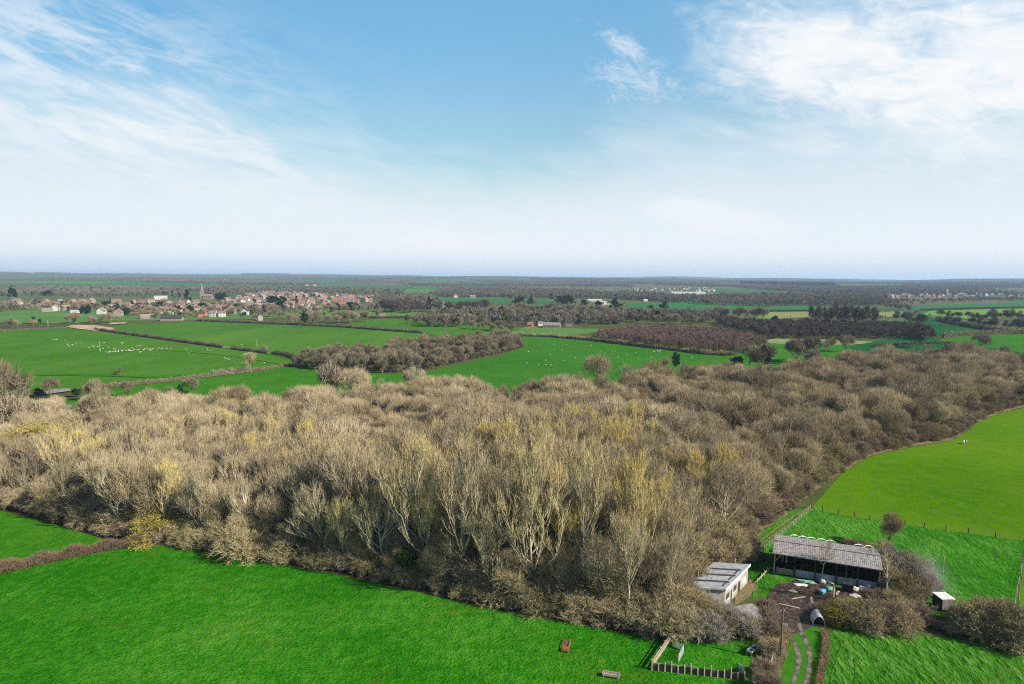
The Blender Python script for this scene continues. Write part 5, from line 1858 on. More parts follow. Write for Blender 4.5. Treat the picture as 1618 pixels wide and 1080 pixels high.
for k in (-0.5, 0, 0.5):
    MB().box((0, k, 0.07), (1.2, 0.1, 0.14)).build('bearer', M['wood'], o)

for k, (px, py, ln, a_, mt, lab) in enumerate(((1262, 945, 3.0, 0.3, 'wood', 'grey plank lying across the churned mud'), (1283, 948, 2.4, 1.2, 'wood', 'short grey plank in the churned mud'), (1247, 958, 3.4, -0.5, 'wood_pale', 'pale pole lying at the yard corner'),
                                              (1290, 931, 2.6, 0.1, 'sleeper', 'dark beam beside the blue drum'), (1324, 937, 2.2, 0.9, 'wood', 'grey board beside the feed crate'))):
    b = P(px, py)
    o = link('timber_plank', MB().box((0, 0, 0.08), (ln, 0.24, 0.12)).box((ln * 0.1, 0.2, 0.06), (ln * 0.7, 0.12, 0.1)).mesh('timber_plank', M[mt]), None, b, a_)
    tag(o, lab, 'timber')

# ------------------------------------------------------------------ smoke of a small fire
def smoke_mat():
    m, nt_, out = new_mat('bonfire_smoke')
    tcs = nt_.nodes.new('ShaderNodeTexCoord')
    vs_ = nt_.nodes.new('ShaderNodeVolumeScatter')
    vs_.inputs['Color'].default_value = (0.86, 0.92, 1.0, 1)
    ln = nt_.nodes.new('ShaderNodeVectorMath')
    ln.operation = 'LENGTH'
    L(nt_, tcs.outputs['Object'], ln.inputs[0])
    fall = math_(nt_, 'SUBTRACT', 1.0, ln.outputs['Value'], clamp=True)
    f = noise(nt_, tcs.outputs['Object'], 2.2, 3)
    d_ = math_(nt_, 'MULTIPLY', math_(nt_, 'MULTIPLY', fall, fall), math_(nt_, 'MULTIPLY_ADD', f, 0.9, -0.2, clamp=True))
    L(nt_, math_(nt_, 'MULTIPLY', d_, 0.32), vs_.inputs['Density'])
    L(nt_, vs_.outputs[0], out.inputs['Volume'])
    return m


bm = bmesh.new()
bmesh.ops.create_icosphere(bm, subdivisions=3, radius=1)
me = bpy.data.meshes.new('smoke')
bm.to_mesh(me)
bm.free()
me.materials.append(smoke_mat())
s0 = P(1502, 962)
s1 = P(1452, 868, 6)
mid_ = (s0 + V3(0, 0, 0.5)).lerp(s1, 0.5)
sm = link('smoke', me, None, mid_)
dv = s1 - s0
sm.rotation_euler = dv.to_track_quat('X', 'Z').to_euler()
sm.scale = (dv.length * 0.62, 4.2, 3.6)
tag(sm, 'thin blue-white smoke drifting from behind the box trailer over the paddock', 'smoke', kind='stuff')


# ------------------------------------------------------------------ stock
def skinned(name, joints, bones, mats, sub=1):
    """one continuous body grown round a skeleton"""
    me = bpy.data.meshes.new(name + '_skeleton')
    me.from_pydata([j[0] for j in joints], bones, [])
    o = bpy.data.objects.new(name + '_skeleton', me)
    COL.objects.link(o)
    md = o.modifiers.new('skin', 'SKIN')
    md.use_smooth_shade = True
    for v, j in zip(me.skin_vertices[0].data, joints):
        v.radius = (j[1], j[1]) if not hasattr(j[1], '__len__') else j[1]
    me.skin_vertices[0].data[0].use_root = True
    if sub:
        o.modifiers.new('sub', 'SUBSURF').levels = sub
    dg = bpy.context.evaluated_depsgraph_get()
    out = bpy.data.meshes.new_from_object(o.evaluated_get(dg))
    bpy.data.objects.remove(o)
    out.materials.clear()
    for m_ in mats:
        out.materials.append(m_)
    return out


def stock_mesh(name, s, woolly, head_down, mats):
    """s = body length; legs with joints, neck, muzzle"""
    r_ = 0.26 if woolly else 0.2
    hz1 = 0.42 if head_down else 0.98
    J = [((-0.42, 0, 0.66), r_ * 0.85), ((0.0, 0, 0.64), r_ * 1.08), ((0.38, 0, 0.66), r_ * 0.95), ((0.60, 0, 0.74), 0.13), ((0.74, 0, hz1), 0.10), ((0.90, 0, hz1 - 0.12), 0.06),
         ((-0.60, 0, 0.72), 0.05), ((-0.66, 0, 0.50), 0.03)]
    Bn = [(0, 1), (1, 2), (2, 3), (3, 4), (4, 5), (0, 6), (6, 7)]
    for sx_, body in ((0.34, 2), (-0.40, 0)):
        for sy_ in (-1, 1):
            k = len(J)
            bend = -0.06 if sx_ < 0 else 0.02
            J += [((sx_, sy_ * 0.13, 0.42), 0.075), ((sx_ + bend, sy_ * 0.14, 0.22), 0.045), ((sx_, sy_ * 0.14, 0.02), 0.04)]
            Bn += [(body, k), (k, k + 1), (k + 1, k + 2)]
    for sy_ in (-1, 1):
        k = len(J)
        J += [((0.70, sy_ * 0.15, hz1 + 0.05), 0.03)]
        Bn += [(4, k)]
    J = [((p[0] * s, p[1] * s, p[2] * s), q * s) for p, q in J]
    return skinned(name, J, Bn, mats)


ewes = [stock_mesh('sheep_body', 1.15, True, True, [M['wool']]), stock_mesh('sheep_body', 1.15, True, False, [M['wool']])]


def sheep(px, py, lab, gp, s=0.64):
    b_ = P(px, py)
    o = link('sheep', ewes[rnd.random() < 0.4], None, (b_.x, b_.y, 0.3 if b_.y > 330 else 0.05), rnd.uniform(0, 6.28), s)
    o.location.z = SHEEPZ
    return tag(o, lab, 'sheep', gp)


SHEEPZ = 0.2
SC = 60, 500, 200 / 1618.0    # survey crop to pixels
la, ga = 'white sheep scattered in the upper part of the wide sheep pasture', 'sheep in the upper wide pasture'
for x_, y_ in ((190, 298), (220, 302), (240, 299), (252, 300), (292, 308), (345, 312), (375, 322), (405, 334), (360, 352), (380, 370), (400, 385), (440, 368), (437, 372), (485, 338), (488, 348), (540, 342),
               (640, 395), (655, 408), (697, 378), (708, 392), (715, 398), (757, 392), (770, 388), (828, 345), (842, 340), (850, 342), (880, 378), (905, 398), (830, 415), (790, 428), (793, 440), (970, 415), (978, 424),
               (1065, 340), (1078, 348), (1090, 342), (1270, 385), (1300, 376), (1305, 382)):
    sheep(SC[0] + x_ * SC[2], SC[1] + y_ * SC[2], la, ga)
la, ga = 'white sheep in the long packed line across the wide pasture', 'sheep in the packed line'
for k in range(52):
    t = rnd.random() ** 0.9
    x_ = 840 + t * 660
    y_ = 466 - 52 * t + rnd.uniform(-6, 6)
    sheep(SC[0] + x_ * SC[2], SC[1] + y_ * SC[2], la, ga)
for x_, y_ in ((1290, 460), (1305, 463), (1315, 460), (1435, 432), (1440, 440), (1535, 415), (1580, 416), (1030, 440), (1205, 408)):
    sheep(SC[0] + x_ * SC[2], SC[1] + y_ * SC[2], la, ga)
la, ga = 'white sheep by the gateway end of the wide pasture near the round field tree', 'sheep near the gateway'
for x_, y_ in ((5, 358), (35, 362), (95, 362), (140, 362), (300, 368), (322, 380), (368, 388), (340, 415), (490, 358), (532, 360), (545, 370), (582, 385), (700, 340), (722, 348), (735, 350), (765, 345), (780, 345), (775, 338), (740, 462), (742, 472), (765, 475), (790, 484), (1180, 520)):
    sheep(250 + x_ * 230 / 1618, 500 + y_ * 230 / 1618, la, ga)
for k, (x_, y_) in enumerate(((925, 322), (938, 316))):
    sheep(250 + x_ * 230 / 1618, 500 + y_ * 230 / 1618, 'white sheep strayed into the winter crop above the dark hedge', 'sheep in the winter crop')
la, ga = 'white ewe dotted over the pasture between copse and purple plantation', 'ewes dotted in the middle pasture'
for x_, y_ in ((122, 468), (180, 482), (290, 480), (185, 520), (135, 525), (265, 540), (270, 550), (240, 578), (420, 565), (450, 508), (500, 518), (515, 488), (570, 522), (645, 520), (660, 525), (735, 545), (785, 530), (680, 558), (350, 583), (240, 606), (290, 608), (270, 606),
               (195, 606), (125, 596), (470, 592), (800, 572), (380, 520), (340, 515), (365, 480), (540, 570), (1075, 535), (1130, 560), (600, 540), (710, 590), (850, 535), (880, 560)):
    sheep(800 + x_ * 420 / 1618, 420 + y_ * 420 / 1618, la, ga)
for x_, y_ in ((900, 525), (920, 520), (935, 518), (928, 528)):
    sheep(800 + x_ * 420 / 1618, 420 + y_ * 420 / 1618, 'white sheep gathered at the hedge foot below the purple plantation', 'sheep at the plantation hedge', 0.9)
la, ga = 'white sheep in the small bright meadow behind the wood', 'sheep in the bright meadow'
for x_, y_ in ((120, 520), (135, 515), (150, 525), (860, 470), (900, 468)):
    sheep(1200 + x_ * 418 / 1618, 420 + y_ * 418 / 1618, la, ga)
cow = stock_mesh('cow_body', 1.45, False, True, [M['white'], M['hide_bk']])
for p_ in cow.polygons:      # black patches over white
    c = p_.center
    p_.material_index = 1 if math.sin(c.x * 3.1 + 0.6) + 0.6 * math.cos(c.y * 7 + c.z * 2.4) > 0.05 else 0
b = P(1524, 701)
tag(link('cow', cow, None, (b.x, b.y, 0.05), R(25)), 'black and white cow grazing alone on the slope pasture', 'cow')

# ------------------------------------------------------------------ middle distance trees
def stand(name, kind, poly, step, hr, lab, group, catg='tree', mix=None, jit=0.42):
    for (x, y) in scatter(poly, step, jit):
        k = kind
        if mix and rnd.random() < mix[1]:
            k = mix[0]
        plant(k, x, y, rnd.uniform(*hr), lab, catg, group, name)


COPSE_LINE = PX((462, 579), (500, 584), (545, 587), (600, 590), (650, 588), (690, 581), (740, 570), (790, 559), (828, 549))
COPSE_BACK = PX((820, 541), (780, 541), (720, 549), (650, 556), (590, 565), (520, 572))
COPSE = COPSE_LINE + COPSE_BACK
stand('alder_tree', 'mid', COPSE, 8.5, (7, 13), 'bare brown tree in the copse that juts between the two sheep pastures', 'trees of the middle copse')
for (x, y) in along(COPSE_LINE, 4.5):
    plant('dim' if rnd.random() < 0.25 else 'mid', x, y + 2, rnd.uniform(3.0, 5.5), 'low bare bush fringing the middle copse', 'bush', 'bushes fringing the middle copse', 'thorn_bush', wide=1.3)


def one(kind, px, pb, pt, lab, name='bare_tree', catg='tree', wide=1.0, v=None):
    b_ = P(px, pb)
    return plant(kind, b_.x, b_.y, max(1.5, tall(px, pb, pt)), lab, catg, None, name, wide=wide, v=v)


one('lone', 397, 589, 561, 'round bare tree in the hedge below the sheep pasture', 'field_tree', wide=1.25)
one('mid', 419, 557, 545, 'small round tree topping the dark hedge near the crop', 'field_tree')
one('mid', 190, 592, 580, 'broken dead tree alone in the sheep pasture', 'dead_tree')
one('dim', 183, 592, 586, 'fallen dark limb clump beside the broken dead tree', 'fallen_limb', 'branch', wide=1.6)
one('mid', 80, 628, 594, 'pale bare tree standing by the pale lane', 'lane_tree')
one('holm', 62, 629, 612, 'dark ivy bush beside the pale lane', 'ivy_bush', 'bush')
one('mid', 150, 634, 598, 'round bare tree with white trunk past the lane end', 'lane_tree')
one('ivytree', 120, 627, 613, 'long dark ivy-covered bush at the lane end', 'ivy_bush', 'bush', wide=2.2)
one('mid', 200, 627, 601, 'greenish round bush below the sheep pasture hedge', 'field_bush', 'bush')
one('mid', 303, 622, 595, 'leaning bare tree by the strip pasture', 'field_tree', wide=1.3)
one('ivytree', 285, 624, 606, 'ivy-dark small tree beside the leaning bare tree', 'ivy_tree')
one('mid', 270, 622, 610, 'low grey bush at the strip pasture edge', 'field_bush', 'bush', wide=1.5)
one('mid', 8, 650, 568, 'big brown spreading tree at the pasture corner, largest by the lane', 'oak_tree', wide=1.1)
one('mid', -25, 650, 560, 'big brown spreading tree behind the largest corner oak', 'oak_tree', wide=1.1)
one('mid', 28, 640, 590, 'brown leaning tree between the corner oak and the lane', 'field_tree')
one('russet', 8, 700, 642, 'orange-brown beech bush under the corner oak', 'beech_bush', 'bush', wide=1.6)
one('mid', 35, 705, 625, 'grey bare tree between orange beech bush and lane', 'field_tree')
for (px, pb, pt) in ((75, 690, 640), (110, 695, 645), (150, 690, 640), (190, 690, 640), (225, 690, 640), (60, 720, 660), (100, 728, 665), (20, 745, 690)):
    one('bush', px, pb, pt, 'greenish-grey sallow thicket between lane and wood', 'sallow_tree', wide=1.2)['group'] = 'sallow thicket by the lane'
one('gold', 50, 735, 668, 'rounded yellow-green sallow below the thicket', 'sallow_tree', wide=1.3)
one('mid', 530, 640, 574, 'tall greenish bare tree where the wood meets the strip pasture', 'field_tree')['label'] = 'greenish bare tree where the wood top meets the strip pasture'
for (px, pb, pt, lab) in ((560, 640, 585, 'olive tree clump rising above the wood top beside the strip pasture'), (655, 625, 578, 'rounded olive tree where copse and wood come closest'), (942, 612, 564, 'dark round tree poking above the wood below the ewes'),
                          (1050, 588, 563, 'low brown tree on the wood top near the ivy snag')):
    one('dome', px, pb, pt, lab, 'field_tree')
one('ivytree', 1067, 585, 556, 'leaning ivy-covered snag above the wood top', 'ivy_tree')
one('ivytree', 1208, 584, 545, 'dark ivy-clad trunk tree at the bright meadow', 'ivy_tree')
one('mid', 1207, 584, 543, 'bare spreading tree around the ivy-clad trunk', 'field_tree', wide=1.4)
one('mid', 1185, 580, 545, 'bare tree between plantation and ivy-clad trunk', 'field_tree', wide=1.3)
one('holm', 1165, 575, 562, 'low dark evergreen bush near the plantation corner', 'ivy_bush', 'bush', wide=1.8)
for i, (px, pb, pt) in enumerate(((1257, 575, 533), (1273, 572, 530), (1287, 556, 530), (1306, 558, 533), (1336, 556, 526), (1285, 582, 552))):
    one('mid', px, pb, pt, ('open bare oak at the meadow edge, nearest the dark hedge', 'tall bare oak in the middle of the bright meadow', 'slim bare oak behind the tall meadow oak', 'tawny round oak in the bright meadow', 'spreading oak outermost in the bright meadow', 'round low oak just above the wood tops')[i], 'oak_tree', wide=1.15)
one('mid', 1548, 552, 528, 'tawny round bush-like tree behind the far wood end', 'field_tree', wide=1.5)
one('dim', 1583, 555, 549, 'small dark bush beside the far wood end', 'field_bush', 'bush', wide=1.3)
one('dim', 1450, 549, 510, 'dark spreading tree at the end of the shaded belt', 'field_tree', wide=1.2)

# purple plantation: reads as one mass
top = [P(a, c, 7) for a, c in ((1200, 531), (1150, 521), (1100, 516), (1040, 514), (980, 517), (950, 522))]
PLA = PX((935, 538), (1000, 546.5), (1060, 553), (1120, 560), (1165, 563), (1215, 552)) + top
KEEP.append(PLA)
it = [('plant', x, y, 0.0, rnd.uniform(0.75, 1.15)) for (x, y) in scatter(PLA, 5.2)]
stuff('plantation', it, 'purple-twigged young plantation behind the ewe pasture')

# belt with the row of tall poplars; cloud shade painted as dark twigs
BELT = PX((1205, 536), (1240, 536), (1330, 536), (1400, 535), (1450, 538), (1480, 535), (1455, 522), (1400, 518), (1330, 517), (1270, 514), (1205, 514), (1130, 508), (1150, 521), (1195, 528))
KEEP.append(BELT)
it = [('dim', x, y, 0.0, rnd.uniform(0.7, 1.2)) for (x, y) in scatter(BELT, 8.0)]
stuff('thicket_belt', it, 'dark bare thicket with painted cloud shade behind the bright meadow')
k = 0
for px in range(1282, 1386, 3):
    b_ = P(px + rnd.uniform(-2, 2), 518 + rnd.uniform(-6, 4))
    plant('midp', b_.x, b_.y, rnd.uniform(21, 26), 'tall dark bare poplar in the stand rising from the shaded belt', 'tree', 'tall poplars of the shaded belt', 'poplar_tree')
# belts and spinneys: measured lines of trees (foot line, height range, kind)
BELTS = [
    ('mid', ((985, 505), (1010, 511), (1050, 512), (1090, 513), (1120, 512)), 9, (9, 14), 'brown belt tree between the plantation and the young crop'),
    ('mid', ((1120, 500), (1150, 504), (1185, 505), (1215, 504)), 12, (12, 19), 'tall bare belt tree above the dark thicket edge'),
    ('mid', ((800, 504), (840, 507), (880, 508), (920, 509), (950, 511), (985, 512)), 9, (11, 17), 'tawny woodland tree behind the small farm'),
    ('mid', ((810, 494), (850, 496), (900, 497), (950, 499), (990, 501)), 11, (12, 18), 'brown woodland tree on the low rise behind the small farm'),
    ('mid', ((660, 515), (690, 516), (720, 516), (745, 517)), 10, (11, 16), 'bare tree of the round spinney in the small pasture'),
    ('mid', ((740, 519), (770, 522), (800, 526), (815, 524)), 9, (7, 12), 'bare tree at the lane between small pasture and farm'),
    ('mid', ((450, 513), (470, 512), (500, 511), (520, 511)), 18, (9, 15), 'bare hedgerow tree behind the winter crop'),
    ('mid', ((530, 511), (545, 511), (560, 510), (580, 508)), 11, (10, 15), 'bare tree in the clump at the small field end'),
    ('mid', ((0, 518), (20, 517), (50, 516)), 14, (7, 11), 'grey hedgerow tree over the sheep pasture top'),
    ('mid', ((100, 511), (130, 511), (150, 512), (172, 511)), 14, (8, 13), 'bare hedgerow tree behind the building site'),
    ('mid', ((420, 500), (470, 503), (520, 502), (600, 500)), 14, (6, 11), 'low garden tree at the village edge'),
    ('mid', ((210, 503), (240, 503), (290, 503), (310, 500)), 16, (7, 11), 'garden tree by the first village houses'),
    ('mid', ((330, 486), (350, 487), (365, 486)), 10, (10, 14), 'olive bare tree in the village middle'),
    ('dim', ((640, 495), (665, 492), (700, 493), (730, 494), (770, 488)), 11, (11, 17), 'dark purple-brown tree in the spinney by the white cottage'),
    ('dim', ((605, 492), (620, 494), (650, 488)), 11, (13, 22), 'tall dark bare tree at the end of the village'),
    ('mid', ((1440, 492), (1425, 490), (1400, 488)), 14, (9, 14), 'bare tree in the belt between the pale strips'),
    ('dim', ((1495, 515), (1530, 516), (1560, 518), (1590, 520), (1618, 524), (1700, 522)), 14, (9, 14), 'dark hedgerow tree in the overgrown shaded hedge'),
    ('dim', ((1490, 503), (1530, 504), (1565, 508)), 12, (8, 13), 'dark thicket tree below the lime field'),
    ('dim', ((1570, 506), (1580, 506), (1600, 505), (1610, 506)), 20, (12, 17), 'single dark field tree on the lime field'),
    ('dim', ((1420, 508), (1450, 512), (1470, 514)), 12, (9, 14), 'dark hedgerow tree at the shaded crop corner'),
    ('mid', ((1400, 480), (1440, 478), (1500, 478), (1560, 476), (1618, 475)), 16, (9, 13), 'brown hedge tree below the farther town'),
]
for kd, ln, st, hr, lab in BELTS:
    line = PX(*ln)
    for row in range(2):
        for (x, y) in along(line, st * 1.25):
            plant(kd, x + rnd.uniform(-3, 3), y + rnd.uniform(-6, 6) + row * 9, rnd.uniform(*hr), lab, 'tree', lab, 'hedgerow_tree', wide=1.1)
# evergreens that stand out
for (kd, px, pb, pt, lab, wd) in (
        ('conifer', 19, 471, 453, 'broad dark cedar behind the first houses', 1.5), ('conifer', 296, 479, 456, 'tall dark fir beside the church', 1.1), ('holm', 75, 467, 458, 'dark evergreen clump behind the village houses', 2.0),
        ('ivytree', 53, 511, 499, 'dark ivy-clad tree behind the top hedge', 1.0), ('ivytree', 63, 513, 503, 'smaller dark ivy-clad tree behind the top hedge', 1.0), ('ivytree', 117, 511, 501, 'ivy-dark hedgerow tree above the building site', 1.2),
        ('ivytree', 163, 506, 496, 'ivy-dark tree by the nearest white houses', 1.0), ('ivytree', 481, 514, 492, 'ivy-clad tree with forked top behind the winter crop', 1.1), ('conifer', 469, 484, 466, 'pointed dark fir among red roofs', 0.9),
        ('holm', 430, 482, 468, 'wide dark yew group in the village', 2.2), ('holm', 445, 483, 469, 'dark yew beside the wide yew group', 1.6), ('holm', 553, 489, 476, 'big dark holm oak below the red terrace', 1.6),
        ('holm', 563, 490, 478, 'second dark holm oak below the red terrace', 1.2), ('conifer', 678, 492, 465, 'slender dark spire of a cypress by the white cottage', 0.45), ('holm', 820, 487, 467, 'tall dark pine group with rounded tops', 1.1),
        ('holm', 838, 484, 470, 'dark pine just past the rounded pine group', 0.9), ('holm', 888, 481, 466, 'dark cedar beyond the brown wood, wider of two', 1.5), ('holm', 899, 480, 465, 'dark cedar with a pointed top by the wider one', 1.2),
        ('holm', 922, 486, 474, 'dark pine line in front of the glasshouses', 1.4), ('holm', 945, 489, 476, 'dark pine below the glasshouse roofs', 1.4), ('holm', 972, 492, 474, 'massive dark pine at the end of the glasshouses', 1.3),
        ('holm', 1049, 490, 477, 'solitary dark round pine on the young crop', 1.3), ('holm', 1028, 490, 481, 'small dark pine left alone on the young crop', 1.2), ('holm', 765, 509, 504, 'dark evergreen hedge clump by the pink cottage', 2.5),
        ('holm', 780, 508, 503, 'dark evergreen hedge clump before the black gable house', 2.2), ('holm', 824, 505, 490, 'ivy-green tree on the brown rise', 1.0), ('goldtree', 974, 500, 492, 'golden willow in the brown belt', 1.2),
        ('goldtree', 733, 494, 483, 'orange-gold willow among dark trees', 1.2), ('goldtree', 76, 459, 453, 'far golden willow behind the cedar', 1.3), ('goldtree', 1180, 524, 513, 'golden willow at the dark belt end', 1.2), ('goldtree', 516, 469, 464, 'yellow bush above the red terrace', 1.6),
        ('holm', 1224, 510, 498, 'dark round tree on the lime strip', 1.2), ('conifer', 174, 479, 469, 'small dark fir behind the orange house', 0.9), ('holm', 350, 475, 461, 'dark tree mass behind the church', 1.4)):
    one(kd, px, pb, pt, lab, {'conifer': 'fir_tree', 'holm': 'evergreen_tree', 'ivytree': 'ivy_tree', 'goldtree': 'willow_tree'}[kd], wide=wd)

# ------------------------------------------------------------------ houses
HM = {}


def house_meshes(w_, d_, h_, rz_, wm, rm, ch=True):
    key = (w_, d_, h_, rz_, wm, rm, ch)
    if key in HM:
        return HM[key]
    mb_ = MB()
    x, y = w_ / 2, d_ / 2
    mb_.add([(-x, -y, 0), (x, -y, 0), (x, y, 0), (-x, y, 0), (-x, -y, h_), (x, -y, h_), (x, y, h_), (-x, y, h_), (-x, 0, h_ + rz_), (x, 0, h_ + rz_)],
            [(0, 1, 5, 4), (1, 2, 6, 9, 5), (2, 3, 7, 6), (3, 0, 4, 8, 7)])
    wall = mb_.mesh('wall', M[wm])
    e = 0.4
    k = rz_ / y
    mb_ = MB()
    for s_ in (-1, 1):
        a = [(-x - e, s_ * (y + e), h_ - e * k), (x + e, s_ * (y + e), h_ - e * k), (x + e, 0, h_ + rz_), (-x - e, 0, h_ + rz_)]
        mb_.hexa([(p[0], p[1], p[2] + 0.03) for p in a], [(p[0], p[1], p[2] + 0.22) for p in a])
    roof_ = mb_.mesh('roof', M[rm])
    chim = MB().box((x * 0.7, 0, h_ + rz_ + 0.4), (0.9, 0.7, 2.2)).mesh('chimney', M['w_brick']) if ch else None
    win = MB()
    fr = MB()
    n_ = max(2, int(w_ / 3.2))
    wins = []
    for fl_ in range(2 if h_ > 4 else 1):
        for i in range(n_):
            wins.append(((i + 0.5) / n_ * w_ - x, 1.5 + fl_ * 2.6))
    wm_ = MB().box((0, 0, 0), (1.2, 0.1, 1.25)).mesh('window', M['glass'])
    HM[key] = (wall, roof_, chim, wm_, wins, y)
    return HM[key]


def house(px, pb, wpx, wm, rm, lab, gp=None, storeys=2, turn=None, depth=7.0, windows=False, pitch=0.8, name='house', ch=True, z=0.0, catg='house', gable=False):
    b_ = P(px, pb, z)
    dist = b_.length
    w_ = max(5, round(wpx * dist / F))
    if gable:
        w_, depth = max(w_, 6) * 1.3, max(5, round(wpx * dist / F))
    h_ = 2.6 * storeys + 0.2
    wall, rf, chm, wn, wins, y_ = house_meshes(w_, depth, h_, depth / 2 * pitch, wm, rm, ch)
    face = math.atan2(-b_.x, b_.y) * 0.5
    t_ = turn if turn is not None else rnd.uniform(-0.3, 0.3) + face
    if gable:
        t_ += PI / 2
    o = empty(name, (b_.x, b_.y, z if z else terrain(b_.x, b_.y)), t_)
    link('wall', wall, o)
    r_ = link('roof', rf, o)
    if chm:
        link('chimney', chm, r_)
    if windows:
        for (wx, wz) in wins:
            link('window', wn, o, (wx, -y_ - 0.02, wz))
    tag(o, lab, catg, gp)
    return o


